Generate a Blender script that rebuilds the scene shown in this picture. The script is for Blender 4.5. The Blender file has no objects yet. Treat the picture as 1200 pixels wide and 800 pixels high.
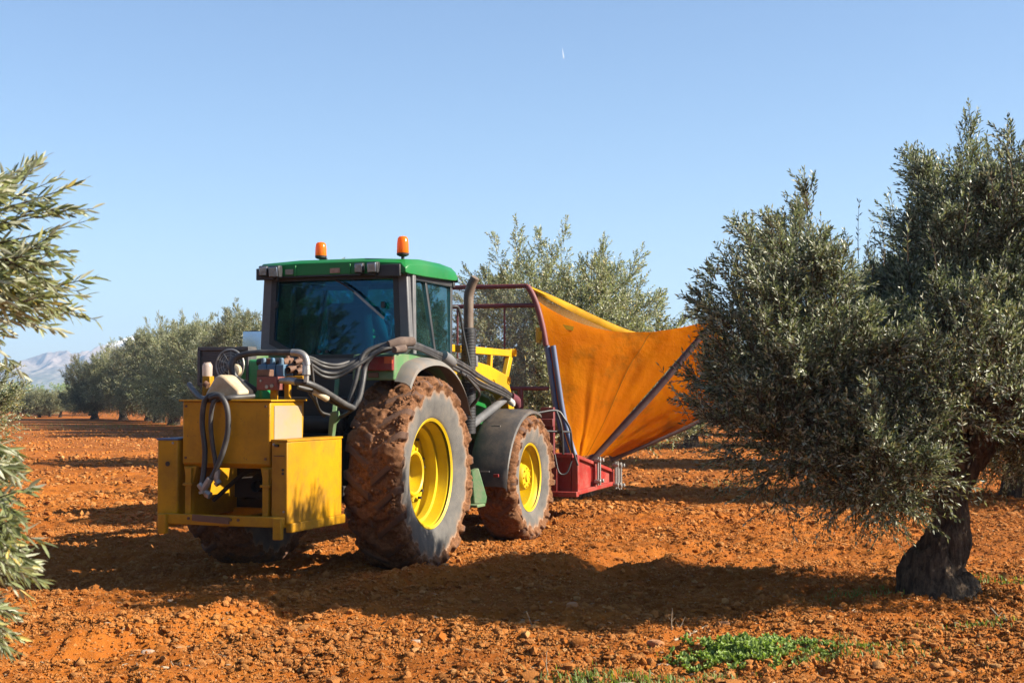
import bpy, bmesh, math, random
import numpy as np
from mathutils import Vector, Matrix
R_ = math.radians
rng = np.random.default_rng(7)
random.seed(7)
sc = bpy.context.scene
col = sc.collection

# ------------------------------------------------------------------ camera
CAM_H, FOC, PITCH = 1.6, 1667.0, math.atan(60 / 1667)
cam_d = bpy.data.cameras.new("camera")
cam = bpy.data.objects.new("camera", cam_d)
col.objects.link(cam)
cam.location = (0, 0, CAM_H)
cam.rotation_euler = (math.pi / 2 + PITCH, 0, 0)
cam_d.sensor_width = 36
cam_d.lens = 36 * FOC / 1200
cam_d.clip_end = 30000
cam_d.dof.use_dof = True
cam_d.dof.focus_distance = 13.0
cam_d.dof.aperture_fstop = 9.0
sc.camera = cam

TH = R_(20)
O = np.array([-1.67, 13.32, 0.0])
RT = np.array([math.cos(TH), -math.sin(TH), 0])
FW = np.array([math.sin(TH), math.cos(TH), 0])


def survey_dir(px, py):
    x = (px - 600) / FOC
    y = (400 - py) / FOC
    return np.array([x, math.cos(PITCH) - y * math.sin(PITCH), math.sin(PITCH) + y * math.cos(PITCH)])


def at_y(px, py, Y):
    d = survey_dir(px, py)
    return np.array([0, 0, CAM_H]) + d * (Y / d[1])


def on_ground(px, py, z=0.0):
    d = survey_dir(px, py)
    t = (z - CAM_H) / d[2]
    return np.array([0, 0, CAM_H]) + d * t


def T(px, py, ly):
    """measured point in the tractor's own frame at distance ly ahead of its rear axle"""
    d = survey_dir(px, py)
    C = np.array([0, 0, CAM_H]) - O
    t = (ly - C @ FW) / (d @ FW)
    P = C + t * d
    return np.array([P @ RT, P @ FW, P[2]])


# ------------------------------------------------------------------ noise
def _hash(ix, iy, iz, seed):
    n = (ix * 374761393 + iy * 668265263 + iz * 2147483647 + seed * 974711) & 0xFFFFFFFF
    n = ((n ^ (n >> 13)) * 1274126177) & 0xFFFFFFFF
    n = n ^ (n >> 16)
    return (n & 0xFFFF) / 65535.0


def vnoise(P, seed=0):
    P = np.asarray(P, float)
    if P.shape[1] == 2:
        i = np.floor(P).astype(np.int64)
        f = P - i
        f = f * f * (3 - 2 * f)
        z = np.zeros(len(P), np.int64)
        a = _hash(i[:, 0], i[:, 1], z, seed); b = _hash(i[:, 0] + 1, i[:, 1], z, seed)
        c = _hash(i[:, 0], i[:, 1] + 1, z, seed); d = _hash(i[:, 0] + 1, i[:, 1] + 1, z, seed)
        return (a * (1 - f[:, 0]) + b * f[:, 0]) * (1 - f[:, 1]) + (c * (1 - f[:, 0]) + d * f[:, 0]) * f[:, 1]
    i = np.floor(P).astype(np.int64)
    f = P - i
    f = f * f * (3 - 2 * f)
    r = 0
    for dx in (0, 1):
        for dy in (0, 1):
            for dz in (0, 1):
                w = (f[:, 0] if dx else 1 - f[:, 0]) * (f[:, 1] if dy else 1 - f[:, 1]) * (f[:, 2] if dz else 1 - f[:, 2])
                r = r + w * _hash(i[:, 0] + dx, i[:, 1] + dy, i[:, 2] + dz, seed)
    return r


def fbm(P, oct=4, seed=0, gain=0.5):
    P = np.asarray(P, float)
    a, s, r = 1.0, 0.0, 0
    for k in range(oct):
        r = r + a * vnoise(P * (2.03 ** k) + k * 17.3, seed + k)
        s += a
        a *= gain
    return r / s


def sstep(a, b, x):
    t = np.clip((x - a) / (b - a), 0, 1)
    return t * t * (3 - 2 * t)


# ------------------------------------------------------------------ mesh helpers
def np_mesh(name, V, faces, mats=(), midx=None, attrs=None, smooth=True):
    """faces: list of integer arrays (n,k)"""
    me = bpy.data.meshes.new(name)
    V = np.asarray(V, np.float32)
    me.vertices.add(len(V))
    me.vertices.foreach_set("co", V.ravel())
    nl = sum(f.size for f in faces)
    nf = sum(len(f) for f in faces)
    me.loops.add(nl)
    me.polygons.add(nf)
    me.loops.foreach_set("vertex_index", np.concatenate([f.ravel() for f in faces]).astype(np.int32))
    tot = np.concatenate([np.full(len(f), f.shape[1]) for f in faces]).astype(np.int32)
    st = np.concatenate([[0], np.cumsum(tot)[:-1]]).astype(np.int32)
    me.polygons.foreach_set("loop_start", st)
    me.polygons.foreach_set("loop_total", tot)
    for m in mats:
        me.materials.append(m)
    if midx is not None:
        me.polygons.foreach_set("material_index", np.asarray(midx, np.int32))
    me.polygons.foreach_set("use_smooth", np.full(nf, bool(smooth)))
    for k, (dom, arr) in (attrs or {}).items():
        at = me.attributes.new(k, "FLOAT", dom)
        at.data.foreach_set("value", np.asarray(arr, np.float32))
    me.update(calc_edges=True)
    me.validate()
    return me


def link(name, me, parent=None, loc=(0, 0, 0), rot=(0, 0, 0)):
    o = bpy.data.objects.new(name, me)
    col.objects.link(o)
    o.parent = parent
    o.location = loc
    o.rotation_euler = rot
    return o


def tag(o, label=None, cat=None, group=None, kind=None):
    for k, v in (("label", label), ("category", cat), ("group", group), ("kind", kind)):
        if v:
            o[k] = v
    return o


def empty(name, loc, rz=0.0, parent=None):
    o = link(name, None, parent, loc, (0, 0, rz))
    o.empty_display_size = 0.3
    return o


def catmull(pts, n=8):
    P = [np.asarray(p, float) for p in pts]
    if len(P) < 3:
        return np.array(P)
    Q = [2 * P[0] - P[1]] + P + [2 * P[-1] - P[-2]]
    out = []
    for i in range(1, len(Q) - 2):
        a, b, c, d = Q[i - 1:i + 3]
        for k in range(n):
            t = k / n
            out.append(0.5 * (2 * b + (c - a) * t + (2 * a - 5 * b + 4 * c - d) * t * t + (3 * b - a - 3 * c + d) * t ** 3))
    out.append(P[-1])
    return np.array(out)


class MB:
    def __init__(s):
        s.v, s.f = [], []

    def add(s, V, F):
        b = len(s.v)
        s.v += [tuple(map(float, p)) for p in V]
        s.f += [tuple(int(i) + b for i in f) for f in F]
        return s

    def box(s, c, size, rz=0, rx=0, ry=0):
        h = np.array(size) / 2
        V = np.array([[x, y, z] for x in (-1, 1) for y in (-1, 1) for z in (-1, 1)]) * h
        M = np.array(Matrix.Rotation(rz, 3, 'Z') @ Matrix.Rotation(ry, 3, 'Y') @ Matrix.Rotation(rx, 3, 'X'))
        V = V @ M.T + np.array(c)
        return s.add(V, [(0, 1, 3, 2), (4, 6, 7, 5), (0, 4, 5, 1), (2, 3, 7, 6), (0, 2, 6, 4), (1, 5, 7, 3)])

    def span(s, a, b):
        a, b = np.minimum(a, b), np.maximum(a, b)
        return s.box((a + b) / 2, b - a)

    def bar(s, p, q, w, h=None, up=(0, 0, 1)):
        p, q = np.array(p, float), np.array(q, float)
        h = h or w
        d = q - p
        d /= np.linalg.norm(d)
        u = np.array(up, float)
        if abs(d @ u) > 0.95:
            u = np.array([0, 1.0, 0])
        x = np.cross(d, u); x /= np.linalg.norm(x)
        y = np.cross(x, d)
        V = [e + x * a * w / 2 + y * b * h / 2 for e in (p, q) for a, b in ((-1, -1), (1, -1), (1, 1), (-1, 1))]
        return s.add(V, [(0, 3, 2, 1), (4, 5, 6, 7), (0, 1, 5, 4), (1, 2, 6, 5), (2, 3, 7, 6), (3, 0, 4, 7)])

    def tube(s, pts, r, n=10, interp=6, cap=True):
        P = catmull(pts, interp) if interp else np.array(pts, float)
        m = len(P)
        rr = np.interp(np.linspace(0, 1, m), np.linspace(0, 1, len(r)), r) if np.ndim(r) else np.full(m, r)
        Tn = np.gradient(P, axis=0)
        Tn /= np.linalg.norm(Tn, axis=1)[:, None] + 1e-9
        u = np.cross(Tn[0], (0.13, 0.2, 0.97))
        if np.linalg.norm(u) < 0.1:
            u = np.cross(Tn[0], (1, 0, 0.1))
        V = []
        for i in range(m):
            u = u - Tn[i] * (u @ Tn[i]); u /= np.linalg.norm(u) + 1e-9
            w = np.cross(Tn[i], u)
            for k in range(n):
                a = 2 * math.pi * k / n
                V.append(P[i] + rr[i] * (math.cos(a) * u + math.sin(a) * w))
        F = []
        for i in range(m - 1):
            for k in range(n):
                F.append((i * n + k, i * n + (k + 1) % n, (i + 1) * n + (k + 1) % n, (i + 1) * n + k))
        if cap:
            F.append(tuple(range(n - 1, -1, -1)))
            F.append(tuple((m - 1) * n + k for k in range(n)))
        return s.add(V, F)

    def lathe(s, prof, n=32, c=(0, 0, 0), axis=(1, 0, 0), closed=False):
        ax = np.array(axis, float); ax /= np.linalg.norm(ax)
        u = np.cross(ax, (0, 0, 1)) if abs(ax[2]) < 0.9 else np.array([1.0, 0, 0])
        u /= np.linalg.norm(u)
        w = np.cross(ax, u)
        V, F = [], []
        for (x, r) in prof:
            for k in range(n):
                a = 2 * math.pi * k / n
                V.append(np.array(c) + ax * x + r * (math.cos(a) * u + math.sin(a) * w))
        for i in range(len(prof) - 1):
            for k in range(n):
                F.append((i * n + k, (i + 1) * n + k, (i + 1) * n + (k + 1) % n, i * n + (k + 1) % n))
        return s.add(V, F)

    def prism(s, poly, d):
        """polygon of 3-D points extruded by vector d"""
        P = np.array(poly, float); d = np.array(d, float); n = len(P)
        V = np.concatenate([P, P + d])
        F = [tuple(range(n - 1, -1, -1)), tuple(range(n, 2 * n))]
        F += [(i, (i + 1) % n, n + (i + 1) % n, n + i) for i in range(n)]
        return s.add(V, F)

    def ring(s, outer, inner, d):
        """flat frame between two polygons with the same number of points, extruded by d"""
        A, B, d = np.array(outer, float), np.array(inner, float), np.array(d, float); n = len(A)
        V = np.concatenate([A, B, A + d, B + d]); F = []
        for i in range(n):
            j = (i + 1) % n
            F += [(i, j, n + j, n + i), (2 * n + i, 3 * n + i, 3 * n + j, 2 * n + j), (i, 2 * n + i, 2 * n + j, j), (n + i, n + j, 3 * n + j, 3 * n + i)]
        return s.add(V, F)

    def sheet(s, G, thick=0.0):
        """grid of points (m,n,3); thickness by pushing along the mean normal"""
        G = np.asarray(G, float); m, n = G.shape[:2]
        idx = lambda i, j: i * n + j
        F = [(idx(i, j), idx(i, j + 1), idx(i + 1, j + 1), idx(i + 1, j)) for i in range(m - 1) for j in range(n - 1)]
        if not thick:
            return s.add(G.reshape(-1, 3), F)
        du = np.gradient(G, axis=0); dv = np.gradient(G, axis=1)
        N = np.cross(du, dv); N /= np.linalg.norm(N, axis=2)[:, :, None] + 1e-9
        V = np.concatenate([G.reshape(-1, 3), (G + N * thick).reshape(-1, 3)])
        b = m * n
        F2 = [tuple(b + k for k in reversed(f)) for f in F]
        E = []
        for i in range(m - 1):
            E += [(idx(i + 1, 0), idx(i, 0), b + idx(i, 0), b + idx(i + 1, 0))[::-1], (idx(i, n - 1), idx(i + 1, n - 1), b + idx(i + 1, n - 1), b + idx(i, n - 1))[::-1]]
        for j in range(n - 1):
            E += [(idx(0, j), idx(0, j + 1), b + idx(0, j + 1), b + idx(0, j))[::-1], (idx(m - 1, j + 1), idx(m - 1, j), b + idx(m - 1, j), b + idx(m - 1, j + 1))[::-1]]
        return s.add(V, F + F2 + E)

    def build(s, name, mat, parent=None, origin=(0, 0, 0), bevel=0.0, smooth=38, loc=None):
        me = bpy.data.meshes.new(name)
        V = np.array(s.v) - np.array(origin)
        if loc is not None:
            V = V - np.array(loc)
        me.from_pydata(V.tolist(), [], s.f)
        bm = bmesh.new(); bm.from_mesh(me)
        bmesh.ops.recalc_face_normals(bm, faces=bm.faces)
        bm.to_mesh(me); bm.free()
        for m in (mat if isinstance(mat, (list, tuple)) else [mat]):
            me.materials.append(m)
        if smooth:
            me.polygons.foreach_set("use_smooth", np.ones(len(me.polygons), bool))
            me.set_sharp_from_angle(angle=R_(smooth))
        o = link(name, me, parent, loc if loc is not None else (0, 0, 0))
        if bevel:
            b = o.modifiers.new("bevel", "BEVEL"); b.width = bevel; b.segments = 2; b.limit_method = 'ANGLE'; b.angle_limit = R_(40)
            b.harden_normals = False
        return o


# ------------------------------------------------------------------ materials
def new_mat(name):
    m = bpy.data.materials.new(name); m.use_nodes = True
    nt = m.node_tree; nt.nodes.clear()
    out = nt.nodes.new("ShaderNodeOutputMaterial")
    return m, nt, out


def N(nt, typ, **kw):
    n = nt.nodes.new(typ)
    for k, v in kw.items():
        if k.startswith("i_"):
            n.inputs[k[2:].replace("_", " ")].default_value = v
        else:
            setattr(n, k, v)
    return n


def ramp(nt, fac, stops):
    r = nt.nodes.new("ShaderNodeValToRGB")
    el = r.color_ramp.elements
    while len(el) > 1:
        el.remove(el[-1])
    for i, (p, c) in enumerate(stops):
        e = el[0] if i == 0 else el.new(p)
        e.position = p
        e.color = (*c, 1) if len(c) == 3 else c
    nt.links.new(fac, r.inputs[0])
    return r.outputs[0]


def mixc(nt, fac, a, b, mode='MIX'):
    m = N(nt, "ShaderNodeMix", data_type='RGBA', blend_type=mode)
    for s, v in ((0, fac), (6, a), (7, b)):
        if hasattr(v, "is_linked"):
            nt.links.new(v, m.inputs[s])
        elif s == 0:
            m.inputs[0].default_value = v
        else:
            m.inputs[s].default_value = (*v, 1)
    return m.outputs[2]


def noise(nt, scale, detail=4, rough=0.6, coord="Object"):
    tc = N(nt, "ShaderNodeTexCoord")
    n = N(nt, "ShaderNodeTexNoise", i_Scale=scale, i_Detail=detail, i_Roughness=rough)
    nt.links.new(tc.outputs[coord], n.inputs[0])
    return n.outputs[0]


def paint(name, colr, dirt=(0.16, 0.10, 0.06), amount=0.5, rough=0.45, metal=0.0, scale=6.0, bump=0.15, chip=None, spec=0.5, var=0.25):
    """painted / rubber / metal surface with patchy dust, streaks and chips"""
    k_ = 0.66
    colr, dirt = tuple(c * k_ for c in colr), tuple(c * k_ for c in dirt)
    chip = tuple(c * k_ for c in chip) if chip else None
    m, nt, out = new_mat(name)
    p = N(nt, "ShaderNodeBsdfPrincipled", i_Roughness=rough, i_Metallic=metal)
    p.inputs["Specular IOR Level"].default_value = spec
    n1 = noise(nt, scale, 6, 0.65)
    n2 = noise(nt, scale * 9, 4, 0.7)
    n3 = noise(nt, scale * 0.35, 3, 0.5)
    f1 = ramp(nt, n1, [(0.42, (0, 0, 0)), (0.75, (amount,) * 3)])
    f2 = ramp(nt, n2, [(0.55, (0, 0, 0)), (0.75, (amount * 0.6,) * 3)])
    dark = tuple(c * (1 - var) for c in colr)
    base = mixc(nt, ramp(nt, n3, [(0.35, (0, 0, 0)), (0.65, (1, 1, 1))]), colr, dark)
    c = mixc(nt, f1, base, dirt)
    c = mixc(nt, f2, c, dirt)
    if chip:
        n4 = noise(nt, scale * 2.7, 8, 0.75)
        c = mixc(nt, ramp(nt, n4, [(0.635, (0, 0, 0)), (0.66, (1, 1, 1))]), c, chip)
    nt.links.new(c, p.inputs["Base Color"])
    rr = N(nt, "ShaderNodeMapRange"); rr.inputs[3].default_value = rough; rr.inputs[4].default_value = min(1, rough + 0.4)
    nt.links.new(f1, rr.inputs[0]); nt.links.new(rr.outputs[0], p.inputs["Roughness"])
    if bump:
        b = N(nt, "ShaderNodeBump", i_Strength=bump, i_Distance=0.01)
        nt.links.new(n2, b.inputs["Height"]); nt.links.new(b.outputs[0], p.inputs["Normal"])
    nt.links.new(p.outputs[0], out.inputs[0])
    return m


M = {}
DUST = (0.30, 0.17, 0.09)
M['yellow'] = paint("yellow_paint", (0.70, 0.34, 0.004), (0.20, 0.09, 0.02), 0.6, 0.45, spec=0.25, scale=4, chip=(0.18, 0.10, 0.04))
M['rim'] = paint("rim_yellow", (0.85, 0.58, 0.008), (0.32, 0.16, 0.04), 0.35, 0.42, spec=0.3, scale=5)
M['loader_yellow'] = paint("loader_yellow", (0.82, 0.45, 0.006), (0.25, 0.12, 0.03), 0.3, 0.42, spec=0.3, scale=4)
M['worn'] = paint("worn_metal_plate", (0.42, 0.36, 0.26), (0.55, 0.33, 0.06), 0.7, 0.5, scale=3)
M['green'] = paint("tractor_green", (0.010, 0.24, 0.045), (0.14, 0.16, 0.09), 0.20, 0.35, scale=3, bump=0.04, spec=0.3)
M['green_dusty'] = paint("dusty_green", (0.10, 0.25, 0.09), (0.30, 0.24, 0.15), 0.7, 0.5, scale=5)
M['black'] = paint("black_paint", (0.018, 0.019, 0.022), (0.085, 0.08, 0.072), 0.5, 0.5, scale=5)
M['dark'] = paint("dark_machinery", (0.02, 0.018, 0.016), (0.08, 0.045, 0.025), 0.7, 0.65, scale=8)
M['grey'] = paint("grey_frame", (0.15, 0.152, 0.157), (0.27, 0.255, 0.235), 0.5, 0.5, scale=5)
M['fender'] = paint("black_rubber_fender", (0.06, 0.058, 0.056), (0.30, 0.22, 0.15), 0.45, 0.55, scale=6)
M['rubberfl'] = paint("dusty_grey_rubber", (0.20, 0.19, 0.17), (0.32, 0.22, 0.14), 0.6, 0.7, scale=9)
M['hose'] = paint("hose_rubber", (0.034, 0.034, 0.035), (0.22, 0.20, 0.175), 0.42, 0.5, scale=10)
M['steel'] = paint("zinc_steel", (0.5, 0.5, 0.48), (0.22, 0.15, 0.09), 0.6, 0.4, metal=0.6, scale=14)
M['brown'] = paint("rusty_steel", (0.16, 0.075, 0.04), (0.30, 0.16, 0.09), 0.6, 0.7, scale=9)
M['redbrown'] = paint("red_brown_block", (0.23, 0.045, 0.035), (0.28, 0.17, 0.12), 0.5, 0.6, scale=12)
M['blue'] = paint("blue_valve_paint", (0.06, 0.20, 0.36), (0.25, 0.22, 0.17), 0.5, 0.5, scale=12)
M['red'] = paint("red_paint", (0.42, 0.028, 0.02), (0.35, 0.20, 0.14), 0.45, 0.45, scale=5, chip=(0.22, 0.12, 0.08))
M['darkred'] = paint("dark_red_tube", (0.20, 0.022, 0.025), (0.14, 0.09, 0.07), 0.5, 0.55, scale=7)
M['bluegrey'] = paint("blue_painted_tube", (0.10, 0.16, 0.30), (0.20, 0.15, 0.12), 0.5, 0.55, scale=6)
M['violet'] = paint("faded_dark_tube", (0.085, 0.045, 0.05), (0.17, 0.10, 0.08), 0.6, 0.6, scale=6)
M['canister'] = paint("stained_plastic", (0.66, 0.55, 0.36), (0.38, 0.22, 0.09), 0.7, 0.5, scale=9)
M['exhaust'] = paint("burnt_pipe", (0.20, 0.145, 0.10), (0.10, 0.05, 0.03), 0.6, 0.55, scale=10)
M['cloth'] = paint("brown_sleeve", (0.14, 0.095, 0.075), (0.3, 0.22, 0.16), 0.5, 0.95, scale=22)
M['white'] = paint("white_tie", (0.7, 0.68, 0.62), DUST, 0.4, 0.7)
M['maroon'] = paint("maroon_wrap", (0.14, 0.02, 0.035), DUST, 0.3, 0.9)
M['lens_red'] = paint("red_lens", (0.30, 0.012, 0.012), (0.28, 0.12, 0.07), 0.5, 0.35, scale=18)
M['lens_orange'] = paint("orange_lens", (0.75, 0.13, 0.015), (0.4, 0.15, 0.05), 0.35, 0.3, scale=18)
M['lamp_face'] = paint("lamp_glass", (0.45, 0.55, 0.70), (0.3, 0.27, 0.23), 0.25, 0.10, metal=0.75, scale=20)
M['skin'] = paint("skin", (0.45, 0.25, 0.17), (0.4, 0.2, 0.13), 0.2, 0.6, scale=8)
M['jacket'] = paint("teal_jacket", (0.02, 0.16, 0.16), (0.02, 0.1, 0.1), 0.3, 0.9, scale=8)
M['hivis'] = paint("hivis_stripe", (0.65, 0.62, 0.12), (0.5, 0.5, 0.2), 0.2, 0.6, scale=8)
M['cap'] = paint("dark_red_cap", (0.16, 0.02, 0.03), (0.1, 0.02, 0.02), 0.2, 0.9, scale=8)
M['trouser'] = paint("dark_trousers", (0.02, 0.025, 0.04), (0.1, 0.06, 0.04), 0.3, 0.9, scale=8)
M['stone'] = paint("pale_stone", (0.62, 0.47, 0.34), (0.50, 0.20, 0.07), 0.7, 0.9, scale=14, bump=0.6)
M['orange_stone'] = paint("orange_stone", (0.58, 0.27, 0.11), (0.45, 0.15, 0.04), 0.7, 0.9, scale=14, bump=0.6)
M['stalk'] = paint("dry_stalk", (0.46, 0.36, 0.24), (0.3, 0.2, 0.1), 0.4, 0.9, scale=20)

m, nt, out = new_mat("mirror_glass")
p = N(nt, "ShaderNodeBsdfPrincipled", i_Roughness=0.06, i_Metallic=0.85)
p.inputs["Base Color"].default_value = (0.50, 0.55, 0.58, 1)
nt.links.new(p.outputs[0], out.inputs[0]); M['mirror'] = m


def glass(name, tint, refl=1.5, dust=0.06, sky_tint=(0.95, 0.97, 1)):
    m, nt, out = new_mat(name)
    tr = N(nt, "ShaderNodeBsdfTransparent"); tr.inputs[0].default_value = (*tint, 1)
    gl = N(nt, "ShaderNodeBsdfGlossy", i_Roughness=0.015); gl.inputs[0].default_value = (*sky_tint, 1)  # gloss colour paints the mirrored sky bluer
    fr = N(nt, "ShaderNodeFresnel", i_IOR=refl)
    mx = N(nt, "ShaderNodeMixShader")
    nt.links.new(fr.outputs[0], mx.inputs[0]); nt.links.new(tr.outputs[0], mx.inputs[1]); nt.links.new(gl.outputs[0], mx.inputs[2])
    df = N(nt, "ShaderNodeBsdfDiffuse"); df.inputs[0].default_value = (0.40, 0.36, 0.28, 1)
    f = ramp(nt, noise(nt, 3.0, 6, 0.7), [(0.4, (dust * 0.25,) * 3), (0.75, (dust * 1.6,) * 3)])
    m2 = N(nt, "ShaderNodeMixShader")
    nt.links.new(f, m2.inputs[0]); nt.links.new(mx.outputs[0], m2.inputs[1]); nt.links.new(df.outputs[0], m2.inputs[2])
    nt.links.new(m2.outputs[0], out.inputs[0])
    return m


M['glass'] = glass("tinted_cab_glass", (0.50, 0.92, 0.97), 1.85, 0.015, (0.5, 0.92, 1.0))
M['glass_rear'] = glass("tinted_rear_glass", (0.15, 0.48, 0.62), 1.52, 0.004, (0.35, 0.72, 1.0))
M['amber'] = None
m, nt, out = new_mat("amber_lens")
p = N(nt, "ShaderNodeBsdfPrincipled", i_Roughness=0.18)
p.inputs["Base Color"].default_value = (0.78, 0.20, 0.01, 1)
tl = N(nt, "ShaderNodeBsdfTranslucent"); tl.inputs[0].default_value = (0.95, 0.28, 0.01, 1)
mx = N(nt, "ShaderNodeMixShader"); mx.inputs[0].default_value = 0.45
nt.links.new(p.outputs[0], mx.inputs[1]); nt.links.new(tl.outputs[0], mx.inputs[2]); nt.links.new(mx.outputs[0], out.inputs[0])
M['amber'] = m
m, nt, out = new_mat("clear_jar")
p = N(nt, "ShaderNodeBsdfPrincipled", i_Roughness=0.2)
p.inputs["Base Color"].default_value = (0.55, 0.45, 0.38, 1)
tr = N(nt, "ShaderNodeBsdfTransparent"); tr.inputs[0].default_value = (0.8, 0.75, 0.7, 1)
mx = N(nt, "ShaderNodeMixShader"); mx.inputs[0].default_value = 0.4
nt.links.new(p.outputs[0], mx.inputs[1]); nt.links.new(tr.outputs[0], mx.inputs[2]); nt.links.new(mx.outputs[0], out.inputs[0])
M['jar'] = m


def soil_mat(name, cols, pale=0.0, bscale=30):
    cols = [(c[0] * 0.72, c[1] * 0.665, c[2] * 0.47) for c in cols]
    m, nt, out = new_mat(name)
    p = N(nt, "ShaderNodeBsdfPrincipled", i_Roughness=0.95)
    p.inputs["Specular IOR Level"].default_value = 0.15
    n0 = noise(nt, 0.22, 5, 0.6); n1 = noise(nt, 2.3, 6, 0.65); n2 = noise(nt, 26, 5, 0.7)
    c = ramp(nt, n1, [(0.3, cols[0]), (0.5, cols[1]), (0.72, cols[2])])
    c = mixc(nt, ramp(nt, n0, [(0.38, (0, 0, 0)), (0.66, (0.85,) * 3)]), c, tuple(q * 0.66 for q in cols[0]))
    c = mixc(nt, ramp(nt, n2, [(0.45, (0, 0, 0)), (0.7, (0.5,) * 3)]), c, cols[3])
    if pale:
        c = mixc(nt, ramp(nt, noise(nt, 55, 2, 0.5), [(0.70, (0, 0, 0)), (0.74, (pale,) * 3)]), c, (0.42, 0.31, 0.22))
    at = N(nt, "ShaderNodeAttribute", attribute_name="rnd")
    c = mixc(nt, ramp(nt, at.outputs["Fac"], [(0.0, (0, 0, 0)), (0.88, (0.45,) * 3), (0.965, (0.5,) * 3), (0.97, (0.9,) * 3)]), c, (0.44, 0.23, 0.085))
    nt.links.new(c, p.inputs["Base Color"])
    b = N(nt, "ShaderNodeBump", i_Strength=0.9, i_Distance=0.02)
    nt.links.new(noise(nt, bscale, 8, 0.75), b.inputs["Height"])
    nt.links.new(b.outputs[0], p.inputs["Normal"])
    nt.links.new(p.outputs[0], out.inputs[0])
    return m


SOIL = [(0.34, 0.105, 0.017), (0.46, 0.155, 0.026), (0.54, 0.205, 0.042), (0.40, 0.115, 0.016)]
M['soil'] = soil_mat("red_soil", SOIL, 0.5)
M['clod'] = soil_mat("soil_clod", [(0.39, 0.12, 0.020), (0.50, 0.175, 0.032), (0.58, 0.235, 0.055), (0.44, 0.135, 0.020)], 0.0, 60)

# tyre with mud attribute
m, nt, out = new_mat("muddy_tyre")
p = N(nt, "ShaderNodeBsdfPrincipled", i_Roughness=0.85)
p.inputs["Specular IOR Level"].default_value = 0.25
at = N(nt, "ShaderNodeAttribute", attribute_name="mud")
n1 = noise(nt, 34, 8, 0.8); n2 = noise(nt, 4, 5, 0.6)
mudc = ramp(nt, n1, [(0.3, (0.045, 0.019, 0.008)), (0.5, (0.135, 0.058, 0.023)), (0.75, (0.27, 0.13, 0.058))])
rub = ramp(nt, n2, [(0.3, (0.062, 0.059, 0.055)), (0.5, (0.10, 0.094, 0.086)), (0.72, (0.15, 0.13, 0.108))])
tan = (0.25, 0.15, 0.09)
c = mixc(nt, ramp(nt, at.outputs["Fac"], [(0.0, (0, 0, 0)), (0.14, (0.15,) * 3), (0.30, (0.95,) * 3)]), rub, tan)
c = mixc(nt, ramp(nt, at.outputs["Fac"], [(0.42, (0, 0, 0)), (0.52, (1, 1, 1))]), c, mudc)
at2 = N(nt, "ShaderNodeAttribute", attribute_name="lug")
c = mixc(nt, ramp(nt, at2.outputs["Fac"], [(0.45, (0, 0, 0)), (0.8, (0.8,) * 3)]), c, (0.085, 0.05, 0.036))
nt.links.new(c, p.inputs["Base Color"])
b = N(nt, "ShaderNodeBump", i_Strength=0.5, i_Distance=0.01)
nt.links.new(n1, b.inputs["Height"]); nt.links.new(b.outputs[0], p.inputs["Normal"])
nt.links.new(p.outputs[0], out.inputs[0]); M['tyre'] = m

# orange tarpaulin
m, nt, out = new_mat("orange_tarpaulin")
n1 = noise(nt, 2.2, 7, 0.7); n2 = noise(nt, 0.9, 4, 0.6)
base = ramp(nt, n2, [(0.35, (0.52, 0.175, 0.002)), (0.65, (0.62, 0.275, 0.003))])
c = mixc(nt, ramp(nt, n1, [(0.53, (0, 0, 0)), (0.70, (0.65,) * 3)]), base, (0.19, 0.085, 0.012))
p = N(nt, "ShaderNodeBsdfPrincipled", i_Roughness=0.7)
p.inputs["Specular IOR Level"].default_value = 0.04
tl = N(nt, "ShaderNodeBsdfTranslucent")
nt.links.new(c, p.inputs["Base Color"])
tc_ = mixc(nt, 1.0, c, (1.5, 1.12, 0.6), 'MULTIPLY')
nt.links.new(tc_, tl.inputs[0])
mx = N(nt, "ShaderNodeMixShader"); mx.inputs[0].default_value = 0.6
b = N(nt, "ShaderNodeBump", i_Strength=0.6, i_Distance=0.03)
nt.links.new(noise(nt, 6, 6, 0.6), b.inputs["Height"])
nt.links.new(b.outputs[0], p.inputs["Normal"]); nt.links.new(b.outputs[0], tl.inputs["Normal"])
nt.links.new(p.outputs[0], mx.inputs[1]); nt.links.new(tl.outputs[0], mx.inputs[2]); nt.links.new(mx.outputs[0], out.inputs[0])
M['tarp'] = m
M['hem'] = paint("yellow_hem_cloth", (0.74, 0.38, 0.006), (0.3, 0.14, 0.02), 0.6, 0.7, scale=5, spec=0.15)
# fine mesh screen
def screen(name, colr, op):
    m, nt, out = new_mat(name)
    d = N(nt, "ShaderNodeBsdfDiffuse"); d.inputs[0].default_value = (*colr, 1)
    tr = N(nt, "ShaderNodeBsdfTransparent")
    mx = N(nt, "ShaderNodeMixShader")
    f = ramp(nt, noise(nt, 2.5, 5, 0.6), [(0.35, (op * 0.6,) * 3), (0.7, (op * 1.3,) * 3)])
    nt.links.new(f, mx.inputs[0]); nt.links.new(tr.outputs[0], mx.inputs[1]); nt.links.new(d.outputs[0], mx.inputs[2]); nt.links.new(mx.outputs[0], out.inputs[0])
    return m
M['screen'] = screen("fine_mesh_screen", (0.22, 0.20, 0.17), 0.22)
M['net'] = screen("brown_net", (0.20, 0.10, 0.03), 0.6)


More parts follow.
